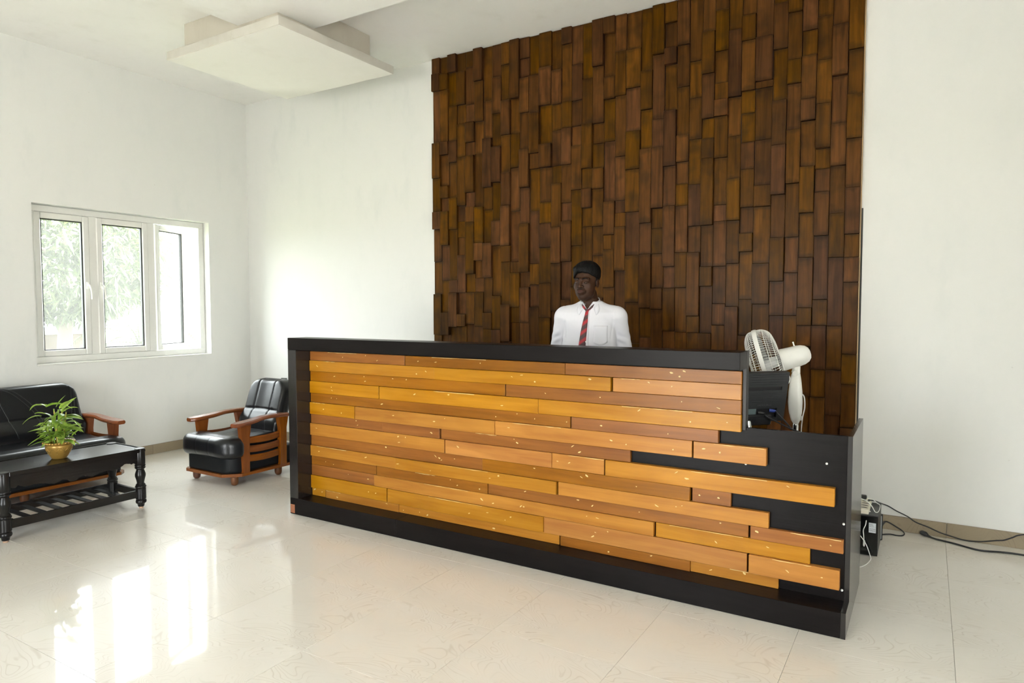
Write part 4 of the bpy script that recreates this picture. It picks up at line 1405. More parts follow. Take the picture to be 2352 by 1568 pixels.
def power_corner():
    # black power box on the floor behind the counter end
    x0, x1, y0, y1, zt = 5.985, 6.184, -0.60, -0.30, 0.234
    t = thing('power_backup_box', (6.09, -0.45, 0), 'squat black power box with a white sticker on the floor behind the counter end', 'power box')
    auto(ob('case', box(x0, x1, y0 + .012, y1, 0.006, zt - .002, .003), M['blackp'], t))
    auto(ob('lid', box(x0 - .001, x1 + .001, y0 + .002, y1 + .001, zt - .004, zt + .0005, .0012), M['lidgrey'], t))
    auto(ob('front_face', box(x0, x1, y0, y0 + .0115, 0.004, zt - .006, .002), M['blackg'], t))
    for x in (x0 + .02, x1 - .02):
        ob('foot', lathe([(.010, 0.0), (.012, .006)], (x, y0 + .03, 0), 12), M['blackp'], t)
    s = ob('sticker', box(6.138, 6.174, y0 - .0006, y0 + .0002, .137, .193), M['sticker'], t)
    tx = []
    rr = random.Random(2)
    for k in range(9):
        z = .187 - k * .0052
        x = 6.141
        while x < 6.171:
            L = rr.uniform(.002, .007)
            if not (k in (4,) or (k < 3 and x > 6.158)): tx.append(box(x, min(x + L, 6.172), y0 - .0009, y0 - .0005, z - .0011, z + .0011))
            x += L + .0016
    ob('small_print', join(*tx), M['ink'], s, kind='stuff')
    # second, smaller unit behind it: grey panel in a black rim
    t2 = thing('grey_panel_unit', (6.17, -0.24, 0), 'small upright box with a grey panel in a black rim, behind the black power box', 'electrical box')
    us, vv = [0, .005, .040, .045], [0, .008, .150, .160]
    Hh = [[0, 0, 0], [0, -.003, 0], [0, 0, 0]]
    Mx = Matrix(((0.55, 0, .835, 6.168), (0.835, 0, -.55, -0.298), (0, 1, 0, 0.001), (0, 0, 0, 1)))
    ob('rim', fixn(hplate(us, vv, Hh, Mx, .03)), M['blackp'], t2)
    ob('panel', fixn(xf(box(.0055, .0395, .0085, .1495, -.0029, -.0018), Mx)), M['greyp'], t2)
    # power strip on top of the box
    t3 = thing('power_strip', (6.07, -0.45, zt), 'cream power strip with black sockets and plugs, lying on the black power box', 'power strip')
    a0, a1, b0, b1, zz = 6.03, 6.135, -.590, -.315, zt + .001
    auto(ob('body', box(a0, a1, b0, b1, zz, zz + .028, .003), M['cream'], t3))
    for k, yv in enumerate((-.555, -.505, -.455, -.405)):
        n = 14
        V = [(6.108 + .019 * math.cos(PI * j / n), yv + .014 * math.sin(PI * j / n), zz + .0286) for j in range(n + 1)]
        Vb = [(p[0], p[1], zz + .0275) for p in V]
        ob('socket', fixn((V + Vb, [list(range(n + 1)), list(range(n + 1, 2 * n + 2))[::-1]] + [[i, (i + 1) % (n + 1), n + 1 + (i + 1) % (n + 1), n + 1 + i] for i in range(n + 1)])), M['dark'], t3)
    ob('cover_plate', box(a0 + .006, a0 + .036, -.475, -.33, zz + .028, zz + .034, .002), M['white'], t3)
    ob('indicator', lathe([(.004, 0), (.004, .004), (.002, .006)], (a1 + .004, b0 + .03, zz + .01), 10), M['white'], t3)
    for i, (xx, yv, lab) in enumerate(((6.092, -.355, 'black plug at the far end of the cream power strip'), (6.072, -.495, 'black plug in the middle of the cream power strip'))):
        tp = thing('plug', (xx, yv, zz + .03), lab, 'plug')
        auto(ob('plug_body', join(box(xx - .017, xx + .017, yv - .017, yv + .017, zz + .0292, zz + .052, .005), tube([(xx - .012, yv, zz + .045), (xx - .035, yv, zz + .05)], [.007, .005], 8)), M['blackp'], tp))
        ob('cord', tube(spline([(xx - .03, yv, zz + .05), (xx - .06, yv + .01, zz + .045), (xx - .10, yv + .02, zz + .01), (xx - .13, yv + .02, .12), (xx - .15, yv + .05, .006)], 6), .0035, 7), M['cableb'], tp, smooth=True)
    # cables
    c1 = [(6.12, -.40, zz + .036), (6.150, -.30, zz + .01), (6.180, -.06, .172), (6.213, -.018, .151), (6.258, -.017, .127), (6.32, -.017, .101), (6.364, -.017, .073), (6.429, -.017, .053), (6.492, -.017, .030), (6.555, -.018, .016), (6.616, -.02, .0055), (6.696, -.02, .010), (6.774, -.017, .030), (6.813, -.017, .039), (6.85, -.017, .06), (6.907, -.017, .09), (7.1, -.017, .13), (7.3, -.017, .12)]
    ob('mains_cable', tube(spline(c1, 6), .0038, 8), M['cableb'], smooth=True, loc=(6.5, -.02, 0), label='black cable hanging along the wall and over the skirting', cat='cable')
    t4 = thing('plug_lead', (6.4, -.03, 0), 'thick black lead ending in a plug, lying on the floor tiles by the skirting', 'cable')
    c2 = [(6.445, -.072, .0075), (6.475, -.090, .0062), (6.5, -.098, .006), (6.572, -.127, .006), (6.649, -.170, .006), (6.707, -.180, .006), (6.804, -.150, .006), (6.897, -.145, .006), (7.1, -.16, .006), (7.4, -.2, .006)]
    ob('cord', tube(spline(c2, 6), .0055, 8), M['cableb'], t4, smooth=True)
    auto(ob('plug_body', join(tube([(6.392, -.026, .016), (6.398, -.032, .017), (6.418, -.050, .016), (6.428, -.058, .012)], [.010, .0145, .0145, .009], 10), tube([(6.426, -.057, .011), (6.448, -.074, .0075)], [.008, .0058], 8)), M['blackp'], t4), 40)
    c3 = [(6.175, -.20, .060), (6.188, -.06, .056), (6.211, -.022, .050), (6.256, -.022, .028), (6.290, -.028, .010), (6.304, -.071, .005), (6.294, -.115, .0045), (6.265, -.130, .0045), (6.229, -.125, .0045), (6.18, -.16, .0045)]
    t5 = thing('looped_lead', (6.25, -.08, 0), 'short black lead looping from the grey panel unit onto the floor', 'cable')
    ob('cord', tube(spline(c3, 6), .0040, 8), M['cableb'], t5, smooth=True)
    auto(ob('connector', tube([(6.180, -.19, .060), (6.187, -.09, .058), (6.196, -.05, .055)], [.007, .008, .005], 8), M['blackp'], t5), 40)
    def cord(pts, label, tip=None):
        tt = thing('white_lead', pts[0], label, 'cable')
        ob('cord', tube(spline(pts, 7), .0024, 7), M['cablew'], tt, smooth=True)
        if tip: auto(ob('connector', tube(tip, [.0045, .0055, .0055, .003], 8), M['white'], tt), 40)
    cord([(6.08, -.60, .330), (6.125, -.60, .315), (6.150, -.585, .285), (6.165, -.56, .250), (6.178, -.53, .2415), (6.183, -.45, .2405), (6.180, -.36, .2395), (6.165, -.33, .2405), (6.142, -.34, .262), (6.12, -.38, .275)], 'thin white lead looping over the top of the black power box')
    cord([(6.125, -.606, .205), (6.122, -.612, .18), (6.112, -.615, .15), (6.114, -.615, .12), (6.117, -.614, .085)], 'short white lead with a plug hanging down the front of the black box',
         [(6.117, -.614, .090), (6.117, -.614, .080), (6.117, -.614, .062), (6.117, -.614, .056)])
    cord([(6.06, -.62, .15), (6.10, -.625, .115), (6.128, -.63, .075), (6.145, -.64, .035), (6.155, -.66, .008), (6.150, -.70, .003), (6.135, -.77, .003), (6.10, -.83, .003), (6.0, -.88, .003)], 'white lead dropping past the black box to the floor behind the counter end')


M['blackg'] = plain('glossy black front', (0.005, 0.005, 0.005), 0.12)
M['lidgrey'] = plain('dark grey metal lid', (0.05, 0.052, 0.055), 0.4)
power_corner()

# small dark switch box on the white wall behind the armchair
t = thing('wall_switch', (0.547, 0, 0.655), 'small dark switch box on the white wall just above the armchair back', 'wall switch')
auto(ob('casing', box(0.515, 0.590, -0.024, -0.0004, 0.628, 0.668, .004), plain('dark olive plastic', (0.04, 0.045, 0.035), .3), t))
ob('rocker', box(0.53, 0.575, -0.0275, -0.0235, 0.636, 0.660, .002), M['blackp'], t)


# ================================================================== THE MAN BEHIND THE COUNTER
def person():
    P0 = Vector((4.516, -0.862, 0))
    MW = Matrix.Translation(P0) @ Matrix.Rotation(math.radians(16), 4, 'Z')      # faces local -y; x = his left
    hc = np.array([-0.022, -0.028, 1.587]); hy, hp, hr = math.radians(-15), math.radians(5), math.radians(2)
    HM = Matrix.Rotation(hy, 3, 'Z') @ Matrix.Rotation(hp, 3, 'X') @ Matrix.Rotation(hr, 3, 'Y')
    HI = np.array(HM.transposed()); HMn = np.array(HM)
    T = lambda vf: xf(vf, MW)

    def tohead(X, Y, Z):
        x, y, z = X - hc[0], Y - hc[1], Z - hc[2]
        return (HI[0, 0] * x + HI[0, 1] * y + HI[0, 2] * z, HI[1, 0] * x + HI[1, 1] * y + HI[1, 2] * z, HI[2, 0] * x + HI[2, 1] * y + HI[2, 2] * z)
    fromhead = lambda p: HMn @ np.array(p) + hc

    def sd_head(X, Y, Z):
        x, y, z = tohead(X, Y, Z); ax = np.abs(x)
        d = sd_ell(x, y, z, (0, .020, .034), (.073, .092, .078))
        d = smin(d, sd_ell(x, y, z, (0, -.020, -.030), (.064, .066, .084)), .03)
        d = smin(d, sd_ell(x, y, z, (0, -.028, -.074), (.050, .052, .042)), .03)
        d = smin(d, sd_ell(x, y, z, (0, -.064, -.098), (.026, .022, .021)), .02)
        d = smin(d, sd_ell(ax, y, z, (.037, -.052, -.028), (.025, .023, .026)), .02)
        d = smin(d, sd_cap(ax, y, z, (.008, -.083, .016), (.044, -.068, .016), .009, .008), .014)
        d = smax(d, -sd_ell(ax, y, z, (.031, -.100, -.002), (.017, .018, .012)), .010)
        d = smin(d, sd_ell(ax, y, z, (.031, -.070, -.002), (.0165, .0155, .0105)), .004)
        d = smin(d, sd_cap(x, y, z, (0, -.083, .008), (0, -.105, -.024), .0075, .0105), .010)
        d = smin(d, sd_ell(x, y, z, (0, -.106, -.027), (.0125, .011, .010)), .006)
        d = smin(d, sd_ell(ax, y, z, (.0145, -.094, -.030), (.0085, .010, .0075)), .006)
        d = smin(d, sd_ell(x, y, z, (0, -.086, -.058), (.030, .013, .020)), .012)
        d = smin(d, sd_ell(x, y, z, (0, -.0945, -.0535), (.024, .0085, .0052)), .004)
        d = smin(d, sd_ell(x, y, z, (0, -.0945, -.0640), (.021, .0095, .0064)), .004)
        d = smax(d, -sd_cap(x, y, z, (-.022, -.104, -.0585), (.022, -.104, -.0585), .0035), .004)
        ear = sd_ell(ax, y, z, (.073, .012, -.010), (.010, .018, .030))
        ear = smax(ear, -sd_ell(ax, y, z, (.084, .006, -.008), (.007, .010, .018)), .004)
        return smin(d, ear, .006)

    tz = [0.84, 0.93, 1.02, 1.12, 1.20, 1.28, 1.34, 1.385, 1.415, 1.44, 1.46, 1.52]
    ta = [.168, .170, .166, .168, .172, .177, .178, .165, .120, .080, .062, .054]
    tb = [.118, .122, .124, .125, .128, .124, .112, .094, .076, .066, .060, .056]
    to = [.000, -.012, -.014, -.010, -.004, .002, .006, .012, .016, .018, .016, .010]

    def sd_torso(X, Y, Z, g=0.0, top=1.50):
        a = np.interp(Z, tz, ta) + g; b = np.interp(Z, tz, tb) + g; o = np.interp(Z, tz, to)
        e = 2.3
        k = (np.abs(X / a) ** e + np.abs((Y - o) / b) ** e) ** (1 / e)
        d = (k - 1) * np.minimum(a, b) * 0.9
        return np.maximum(d, np.maximum(Z - top, 0.84 - Z))

    sh, el, wr = (.170, .012, 1.350), (.232, .030, 1.08), (.240, -.045, .845)

    def sd_arm(X, Y, Z, g=0.0):
        ax = np.abs(X)
        d = sd_cap(ax, Y, Z, sh, el, .060 + g, .043 + g)
        return smin(d, sd_cap(ax, Y, Z, el, wr, .045 + g, .029 + g), .02)

    def sd_trap(X, Y, Z, g=0.0):
        return sd_cap(np.abs(X), Y, Z, (.050, .022, 1.412), (.158, .014, 1.358), .042 + g, .052 + g)

    def sd_legs(X, Y, Z, g=0.0):
        ax = np.abs(X)
        d = sd_cap(ax, Y, Z, (.085, .0, .86), (.100, -.005, .48), .088 + g, .058 + g)
        d = smin(d, sd_cap(ax, Y, Z, (.100, .0, .48), (.105, .02, .09), .054 + g, .037 + g), .03)
        return smin(d, sd_ell(X, Y, Z, (0, .0, .90), (.168 + g, .118 + g, .10)), .05)

    def sd_hand(X, Y, Z):
        ax = np.abs(X); w0 = np.array(wr)
        d = sd_cap(ax, Y, Z, w0, w0 + (0.0, -.006, -.03), .026, .026)
        d = smin(d, sd_ell(ax, Y, Z, w0 + (0.0, -.012, -.068), (.016, .038, .046)), .02)
        for k, (oy, L) in enumerate(((-.040, .066), (-.020, .074), (.000, .070), (.019, .054))):
            a = w0 + (0.002, oy - .004, -.105); m = a + (-.004, -.006, -L * .5); e = m + (-.016, -.008, -L * .46)
            d = smin(d, sd_cap(ax, Y, Z, a + (0, 0, .03), m, .0100, .0088), .006)
            d = smin(d, sd_cap(ax, Y, Z, m, e, .0088, .0074), .003)
        a = w0 + (-.004, -.040, -.055); m = a + (-.014, -.020, -.034); e = m + (-.010, -.004, -.028)
        d = smin(d, sd_cap(ax, Y, Z, w0 + (0, -.02, -.03), a, .015, .0125), .010)
        d = smin(d, sd_cap(ax, Y, Z, a, m, .0115, .0098), .006)
        return smin(d, sd_cap(ax, Y, Z, m, e, .0098, .008), .003)

    def sd_neck(X, Y, Z):
        return sd_cap(X, Y, Z, (-.012, .012, 1.505), (0, .026, 1.395), .052, .060)

    def sd_body(X, Y, Z):
        zt = Z if Z.ndim == 1 else Z[0, 0, :]
        d = np.full(X.shape, 1.0)
        def sel(lo, hi):
            return (slice(None), slice(None), (zt > lo) & (zt < hi)) if Z.ndim == 3 else ((zt > lo) & (zt < hi),)
        def put(s, f, k=None):
            if X[s].size == 0: return
            q = f(X[s], Y[s], Z[s])
            d[s] = np.minimum(d[s], q) if k is None else smin(d[s], q, k)
        put(sel(.02, 1.05), lambda a, b, c: sd_legs(a, b, c, -.012))
        put(sel(.80, 1.56), lambda a, b, c: smin(sd_torso(a, b, c, -.012, 1.47), sd_trap(a, b, c, -.010), .02), .03)
        put(sel(.78, 1.46), lambda a, b, c: sd_arm(a, b, c, -.012), .012)
        put(sel(.58, .90), sd_hand, .006)
        put(sel(1.33, 1.60), sd_neck, .02)
        put(sel(1.42, 1.76), sd_head, .016)
        put(sel(-.02, .12), lambda a, b, c: sd_ell(np.abs(a), b, c, (.107, -.055, .045), (.034, .105, .032)), .02)
        return d
    xs = np.unique(np.concatenate([rng(0, .10, .0038), rng(.10, .18, .010), rng(.18, .27, .0052), rng(.27, .30, .01)]))
    xs = np.concatenate([-xs[:0:-1], xs])
    xs = xs - 0.0
    ys = np.unique(np.concatenate([rng(-.19, -.145, .01), rng(-.145, .02, .0038), rng(.02, .13, .007), rng(.13, .17, .012)]))
    zs = np.unique(np.concatenate([rng(-.01, .66, .014), rng(.66, .86, .0062), rng(.86, 1.40, .014), rng(1.40, 1.72, .0038)]))
    bV, bF = surfnet(sd_body, xs, ys, zs)
    t = thing('person', P0, 'man in a white shirt and red striped tie standing behind the counter, eyes lowered', 'person')
    # colour of skin, lips and shaved beard, by place on the head
    x, y, z = tohead(*bV.T)
    lip = np.clip(1.2 - np.sqrt((x / .022) ** 2 + ((z + .0590) / .0105) ** 2) ** 3, 0, 1) * (y < -.075)
    lip *= np.clip((np.abs(z + .0585) - .0012) / .002, 0, 1)
    beard = np.clip(1.35 - np.sqrt((x / .030) ** 2 + ((z + .0430) / .0075) ** 2), 0, 1) * (y < -.06)
    beard = np.maximum(beard, 0.5 * np.clip((-.050 - z) / .02, 0, 1) * (z > -.13) * np.clip((.03 - y) / .03, 0, 1) * (1 - np.clip(1.3 - np.sqrt((x / .028) ** 2 + ((z + .058) / .016) ** 2), 0, 1)))
    beard = np.maximum(beard, np.clip(1 - np.abs(z + .0585) / .0016, 0, 1) * (np.abs(x) < .022) * (y < -.08))
    beard = np.clip(beard, 0, 1) * (1 - lip)
    body = ob('body', T((bV, bF)), M['skin'], t, smooth=True, uv=np.stack([lip, beard, np.zeros_like(lip)], 1))
    # hair: swept cap, fuller over his right temple
    def sd_hair(X, Y, Z):
        x, y, z = tohead(X, Y, Z)
        c = sd_ell(x, y, z, (0, .020, .034), (.073, .092, .078))
        c = smin(c, sd_ell(x, y, z, (0, -.020, -.030), (.064, .066, .084)), .03)
        up = np.clip((z - .020) / .075, 0, 1)
        th = .0060 + .0145 * up + .005 * np.clip(-x / .06, 0, 1) * np.clip((z + .03) / .06, 0, 1) * np.clip((.05 - y) / .06, 0, 1)
        d = c - th
        d = smin(d, sd_ell(x, y, z, (-.022, -.056, .080), (.040, .028, .022)), .025)      # the swept front
        d = d + .0006 * np.sin(x * 190 + y * 90 + z * 60 + 3 * np.sin(z * 40)) + .0005 * np.sin(x * 420 - z * 190 + y * 260)
        # hairline on the forehead: lower over his right temple, rising to the parting, back down before the left ear
        hl = .056 - .50 * np.clip(-x - .016, 0, 1) - .30 * np.clip(x - .020, 0, 1) - .9 * np.clip(np.abs(x) - .050, 0, 1)
        hl = hl + .0016 * np.sin(x * 190 + 1)
        face = smax(z - hl, y + .012, .012)
        d = smax(d, -face, .018)
        side = smax(z + .004, -(y - .046), .012)                 # cheeks and ears stay clear, sideburns before the ears
        d = smax(d, -smax(side, -(np.abs(y + .014) - .010), .006), .010)
        d = smax(d, -(z + .030 + .25 * np.clip(.02 - y, 0, 1)), .010)
        return d
    hb = [hc + (-.13, -.16, -.08), hc + (.13, .15, .15)]
    hV, hF = surfnet(sd_hair, rng(hb[0][0], hb[1][0], .0042), rng(hb[0][1], hb[1][1], .0042), rng(hb[0][2], hb[1][2], .0042))
    ob('hair', T((hV, hF)), M['hair'], t, smooth=True)
    bv = BVHTree.FromPolygons([Vector(p) for p in bV], [list(map(int, f)) for f in bF])
    fdir = Vector(HMn @ np.array([0, 1.0, 0]))
    def onface(hx, hz, off=0.0):
        o = Vector(fromhead((hx, -.20, hz))); h = bv.ray_cast(o, fdir)
        return np.array(h[0]) - np.array(fdir) * off if h[0] is not None else None
    for s in (-1, 1):
        P = [onface(s * a, b, .001) for a, b in ((.010, .0165), (.018, .0205), (.028, .0225), (.038, .0205), (.047, .0140))]
        ob('eyebrow', T(tube(spline([p for p in P if p is not None], 5), [.0028, .0034, .0040] + [.0042] * 14 + [.003, .0022, .0014, .001], 7) if False else
                        tube(spline([p for p in P if p is not None], 5), np.interp(np.linspace(0, 1, len(spline([p for p in P if p is not None], 5))), [0, .3, .7, 1], [.0032, .0044, .0038, .0012]), 7)), M['hair'], t, smooth=True)
        P = [onface(s * a, b, .0003) for a, b in ((.018, -.0050), (.025, -.0068), (.031, -.0074), (.038, -.0062), (.045, -.0035))]
        ob('eyelash', T(tube(spline([p for p in P if p is not None], 4), .0013, 6)), M['lash'], t, smooth=True)
    e = onface(-.034, -.0050, -.0006)
    ob('eye', T(sphere(e, (.0052, .0016, .0013), 10, 6)), M['eye'], t, smooth=True)
    ob('eye', T(sphere(onface(.031, -.0056, .0), (.003, .001, .0006), 8, 5)), M['eye'], t, smooth=True)

    # shirt: loose over trunk and sleeves, with folds
    def sd_shirt(X, Y, Z):
        ax = np.abs(X)
        tr = sd_torso(X, Y, Z, .004, 1.455)
        arm = sd_arm(X, Y, Z, .006)
        d = smin(smin(tr, sd_trap(X, Y, Z, .006), .02), arm, .005 + .045 * np.clip((Z - 1.25) / .1, 0, 1))
        d = d - .0042 * np.exp(-((ax - .215) / .035) ** 2) * np.sin(Z * 85 + ax * 60 + 2 * np.sin(Z * 31)) * np.clip((1.30 - Z) / .04, 0, 1)
        d = d + .0045 * np.sin(X * 34 + Z * 46 + 2.0 * np.sin(Z * 13)) * np.clip((1.36 - Z) / .1, 0, 1) * np.exp(-((ax - .13) / .06) ** 2)
        d = d + .0022 * np.exp(-((ax - .158 - .10 * (Z - 1.35)) / .0035) ** 2) * (Z > 1.22) * (Y < .05)         # sleeve seam
        d = smax(d, -(sd_cap(X, Y, Z, (-.012, .006, 1.53), (0, .024, 1.38), .049, .052)), .004)
        vneck = smax(np.abs(X + .010) - (Z - 1.402) * 0.62, Y - .0, .004)
        d = smax(d, -vneck, .004)
        return np.maximum(d, .90 - Z)
    sV, sF = surfnet(sd_shirt, rng(-.30, .30, .0072), rng(-.18, .18, .0080), rng(.88, 1.46, .0072))
    ob('shirt', T((sV, sF)), M['shirt'], t, smooth=True)
    sb = BVHTree.FromPolygons([Vector(p) for p in sV], [list(map(int, f)) for f in sF])
    def onshirt(px, pz, off=0.0, d0=(0, 1, 0)):
        h = sb.ray_cast(Vector((px, -.6, pz)), Vector(d0))
        return np.array((px, (h[0].y if h[0] is not None else -.07) - off, pz))
    # breast pocket on his left, with its pointed foot
    u0, u1, z0, z1 = .040, .128, 1.175, 1.302
    V, F, nu, nv = [], [], 9, 9
    for j in range(nv + 1):
        for i in range(nu + 1):
            s, r = i / nu, j / nv
            zl = z0 + .022 * abs(2 * s - 1) ** 1.5 - .0
            V.append(onshirt(u0 + (u1 - u0) * s, zl + (z1 - zl) * r, .0016 + .001 * math.sin(PI * s)))
    for j in range(nv):
        for i in range(nu):
            a = j * (nu + 1) + i; F.append([a, a + 1, a + nu + 2, a + nu + 1])
    pk = ob('breast_pocket', T((V, F)), M['shirt'], t, smooth=True)
    pk.modifiers.new('thickness', 'SOLIDIFY').thickness = 0.0016
    hem = [V[nv * (nu + 1) + i] for i in range(nu + 1)]
    ob('pocket_hem', T(tube([p - np.array((0, .0005, .010)) for p in hem], .0011, 5)), M['shirt'], pk, smooth=True)
    # placket with buttons
    V, F = [], []
    for j in range(26):
        zz = .95 + (1.425 - .95) * j / 25
        for i in range(3):
            V.append(onshirt(-.006 + .016 * (i - 1), zz, .0018))
    for j in range(25):
        for i in range(2):
            a = j * 3 + i; F.append([a, a + 1, a + 4, a + 3])
    pl = ob('placket', T((V, F)), M['shirt'], t, smooth=True)
    pl.modifiers.new('thickness', 'SOLIDIFY').thickness = 0.0015
    for zz in (1.20, 1.11, 1.02):
        c = onshirt(-.006, zz, .0036)
        ob('button', T(xf(lathe([(.0045, 0), (.0050, .0012), (.003, .0014)], n=12), Matrix.Translation(c) @ Matrix.Rotation(PI / 2, 4, 'X'))), M['white'], t)
    # collar: a stand round the neck and a fold with two points
    V, F, n = [], [], 40
    rows = 5
    for i in range(n + 1):
        a = -1 + 2 * i / n; th = a * math.radians(158); f = abs(a)          # 0 = nape, +-1 = front
        cx, cyy = -.004 + .002 * f, .018
        dirx, diry = math.sin(th), math.cos(th)
        topz = 1.492 - .052 * f ** 1.6; r0 = .0595 - .003 * f
        stand_z = topz - .026
        point = max(0.0, (f - .70) / .30)
        fall_r = .0665 + .012 * f + .026 * point; fall_z = topz - .040 - .030 * point
        px = [(r0 - .003, stand_z - .012), (r0 - .001, topz - .006), (r0 + .003, topz), ((r0 + fall_r) / 2 + .003, (topz + fall_z) / 2), (fall_r, fall_z)]
        for r, zz in px:
            X_, Y_ = cx + r * dirx * 1.0, cyy + r * diry * 1.05
            if point > 0: X_ += math.copysign(.016 * point * (1 if (r, zz) == px[4] else .4 if (r, zz) == px[3] else 0), dirx)
            V.append(np.array((X_, Y_, zz)))
    for k in range(len(V)):            # keep the collar clear of the shirt front
        if V[k][1] < -.01 and k % rows >= 3:
            q = onshirt(V[k][0], V[k][2], .005)
            if V[k][2] < 1.44 and V[k][1] > q[1]: V[k] = q
    for i in range(n):
        for j in range(rows - 1):
            a = i * rows + j; F.append([a, a + rows, a + rows + 1, a + 1])
    co = ob('collar', T((V, F)), M['shirt'], t, smooth=True)
    co.modifiers.new('thickness', 'SOLIDIFY').thickness = 0.003
    # tie: knot and blade hanging a little to his right
    path = [(-.006, 1.408, .016), (-.007, 1.392, .0115), (-.009, 1.372, .0125), (-.013, 1.33, .018), (-.020, 1.27, .0225), (-.028, 1.20, .026), (-.036, 1.12, .029), (-.042, 1.02, .032), (-.045, .955, .012)]
    V, F, UV = [], [], []
    zz = np.linspace(0, len(path) - 1, 46); L = 0
    pc = np.array(path)
    for i, s in enumerate(zz):
        c = [np.interp(s, range(len(path)), pc[:, k]) for k in range(3)]; c[2] *= .86
        for k in range(7):
            u = (k - 3) / 3
            bulge = (.010 if s < 1.6 else .0) * math.sqrt(max(0, 1 - u * u * .9))
            p = onshirt(c[0] + c[2] * u, c[1], .0045 + .0022 * (1 - u * u) + bulge)
            V.append(p); UV.append((c[2] * u * 1.0, c[1], 0))
    for i in range(45):
        for k in range(6):
            a = i * 7 + k; F.append([a, a + 7, a + 8, a + 1])
    ti = ob('tie', T((V, F)), M['tie'], t, smooth=True, uv=UV)
    ti.modifiers.new('thickness', 'SOLIDIFY').thickness = 0.002
    for s in (-1, 1):      # the band showing under the collar on either side of the knot
        P = [np.array((-.006 + s * .010, onshirt(0, 1.405, .006)[1], 1.402)), np.array((-.006 + s * .024, onshirt(0, 1.405, .004)[1] + .004, 1.418)), np.array((-.006 + s * .040, onshirt(.0, 1.41, 0)[1] + .018, 1.432))]
        Q = spline(P, 4)
        V, F, UV = [], [], []
        for p in Q:
            for k in (-1, 0, 1):
                V.append(p + np.array((0, -.001 * (1 - abs(k)), .0085 * k))); UV.append((p[0], p[2] + .0085 * k, 0))
        for i in range(len(Q) - 1):
            for k in range(2):
                a = i * 3 + k; F.append([a, a + 3, a + 4, a + 1])
        b_ = ob('tie_band', T((V, F)), M['tie'], t, smooth=True, uv=UV)
        b_.modifiers.new('thickness', 'SOLIDIFY').thickness = 0.002
    # trousers, belt and shoes (hidden by the counter from here)
    f = lambda X, Y, Z: np.maximum(smin(sd_legs(X, Y, Z, .006), np.maximum(sd_torso(X, Y, Z, .008), Z - .965), .03), np.maximum(.06 - Z, Z - .965))
    V, F = surfnet(f, rng(-.21, .21, .014), rng(-.17, .17, .014), rng(.04, .985, .014))
    ob('trousers', T((V, F)), M['trouser'], t, smooth=True)
    a = np.linspace(0, 2 * PI, 40, endpoint=False)
    ob('belt', T(loft([[(w_ * math.cos(q), -.012 + d_ * math.sin(q), zz) for q in a] for zz, w_, d_ in ((.935, .181, .133), (.935, .184, .136), (.968, .184, .136), (.968, .181, .133), (.935, .181, .133))], False)), M['shoe'], t, smooth=True)
    for s in (-1, 1):
        f = lambda X, Y, Z: np.maximum(smin(sd_ell(X, Y, Z, (s * .107, -.070, .040), (.044, .125, .045)), sd_cap(X, Y, Z, (s * .106, .02, .05), (s * .106, .02, .10), .046), .03), np.maximum(.001 - Z, Z - .10))
        V, F = surfnet(f, rng(s * .107 - .06, s * .107 + .06, .01), rng(-.21, .09, .01), rng(-.01, .12, .009))
        ob('shoe', T((V, F)), M['shoe'], t, smooth=True)


person()


# ================================================================== OUTSIDE THE WINDOW
def tree(name, c, h, rad, n, leafL, label, seed, lift=(0.42, 1.0), group=None):
    rr = np.random.default_rng(seed)
    t = thing(name, (c[0], c[1], -0.35), label, 'tree', group)
    P = spline([(c[0], c[1], -0.36), (c[0] + .1, c[1] - .05, h * .2), (c[0] - .05, c[1] + .1, h * .5), (c[0], c[1], h * .8)], 5)
    ob('trunk', tube(P, np.linspace(.17, .05, len(P)), 10), M['bark'], t, smooth=True)
    for k in range(6):
        a = k * 1.05; z0 = h * (.35 + .07 * k)
        ob('branch', tube(spline([(c[0], c[1], z0), (c[0] + .5 * rad * math.cos(a), c[1] + .5 * rad * math.sin(a), z0 + .35), (c[0] + .85 * rad * math.cos(a), c[1] + .85 * rad * math.sin(a), z0 + .7)], 4), np.linspace(.06, .02, 9), 7), M['bark'], t, smooth=True)
    # whorls of long leaves, gathered in clumps
    V, F = [], []
    for k in range(n):
        d = rr.normal(size=3); d /= np.linalg.norm(d)
        r = rr.uniform(.45, 1.0) ** .5
        q = np.array([c[0] + d[0] * rad * r, c[1] + d[1] * rad * r, h * (lift[0] + lift[1]) / 2 + d[2] * h * (lift[1] - lift[0]) / 2 * r])
        for j in range(7):
            e = d * .5 + rr.normal(size=3) * .8; e /= np.linalg.norm(e)
            L = leafL * rr.uniform(.7, 1.2); s = np.cross(e, rr.normal(size=3)); s /= np.linalg.norm(s) + 1e-9
            m = q + e * L * .5 + np.array([0, 0, -.01]); tip = q + e * L + np.array([0, 0, -L * .35])
            b = len(V); V += [q, m - s * L * .13, tip, m + s * L * .13]; F.append([b, b + 1, b + 2, b + 3])
    ob('foliage', (V, F), M['tree'], t, kind='stuff')


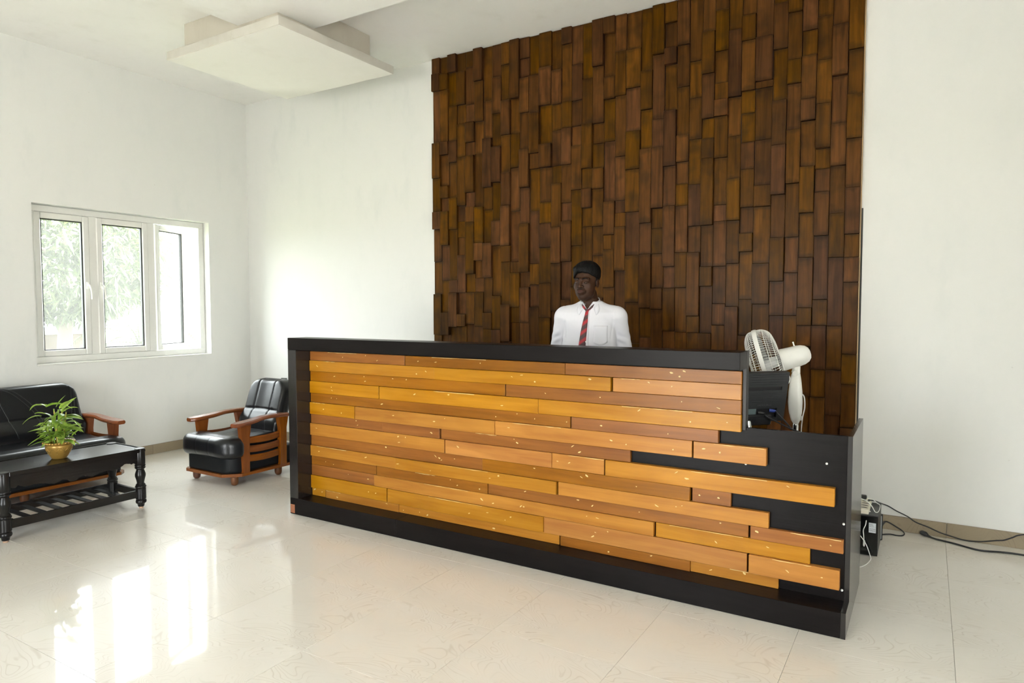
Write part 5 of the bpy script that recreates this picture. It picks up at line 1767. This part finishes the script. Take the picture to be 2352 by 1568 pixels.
def palm(c, h, label, seed, fl=1.0):
    rr = np.random.default_rng(seed)
    t = thing('young_palm', (c[0], c[1], -0.35), label, 'palm')
    ob('trunk', tube(spline([(c[0], c[1], -.36), (c[0] + .04, c[1], h * .5), (c[0], c[1], h)], 5), np.linspace(.13, .07, 11), 10), M['bark'], t, smooth=True)
    for k in range(14):
        a = 2 * PI * k / 14 + rr.uniform(-.2, .2); el = rr.uniform(.3, 1.2); L = rr.uniform(1.1, 1.7) * fl
        p = np.array([c[0], c[1], h]); d = np.array([math.cos(a) * math.cos(el), math.sin(a) * math.cos(el), math.sin(el)])
        V, F, path = [], [], []
        for i in range(26):
            path.append(p.copy())
            p = p + d * L / 26; d = d + np.array([0, 0, -.075]); d /= np.linalg.norm(d)
            s = np.cross(d, (0, 0, 1)); s /= np.linalg.norm(s) + 1e-9
            for sg in (-1, 1):
                ll = .42 * fl * math.sin(PI * (i + 3) / 30); e = s * sg * .8 + d * .55 + np.array([0, 0, -.25]); e /= np.linalg.norm(e)
                b = len(V); V += [p - d * .012, p + d * .012, p + e * ll]; F.append([b, b + 1, b + 2])
        ob('frond', join((V, F), tube(path, np.linspace(.012, .003, len(path)), 5)), M['palm'], t)


tree('mango_tree', (-7.6, 1.7, 0), 3.75, 1.7, 1250, .24, 'mango tree with long leaves, seen through the left and middle window panes', 4, (.30, 1.0))
tree('mango_tree', (-11.7, 4.9, 0), 3.9, 1.3, 500, .26, 'paler mango tree standing farther off, right of the other one in the window', 9, (.32, 1.0))
palm((-5.9, 2.15, 0), 0.75, 'young palm with arching fronds outside the middle window pane', 3)
palm((-4.4, -0.30, 0), 0.40, 'low palm tuft outside the bottom of the left window pane', 6, 0.5)
t = thing('garden_wall', (-8.6, 1.7, -0.35), 'low salmon painted garden wall outside the left window pane', 'garden wall')
ob('masonry', box(-8.72, -8.55, -1.2, 2.55, -0.36, 0.88, .01), M['salmon'], t)
ob('coping', box(-8.76, -8.51, -1.22, 2.57, 0.88, 0.96, .01), M['concrete'], t)
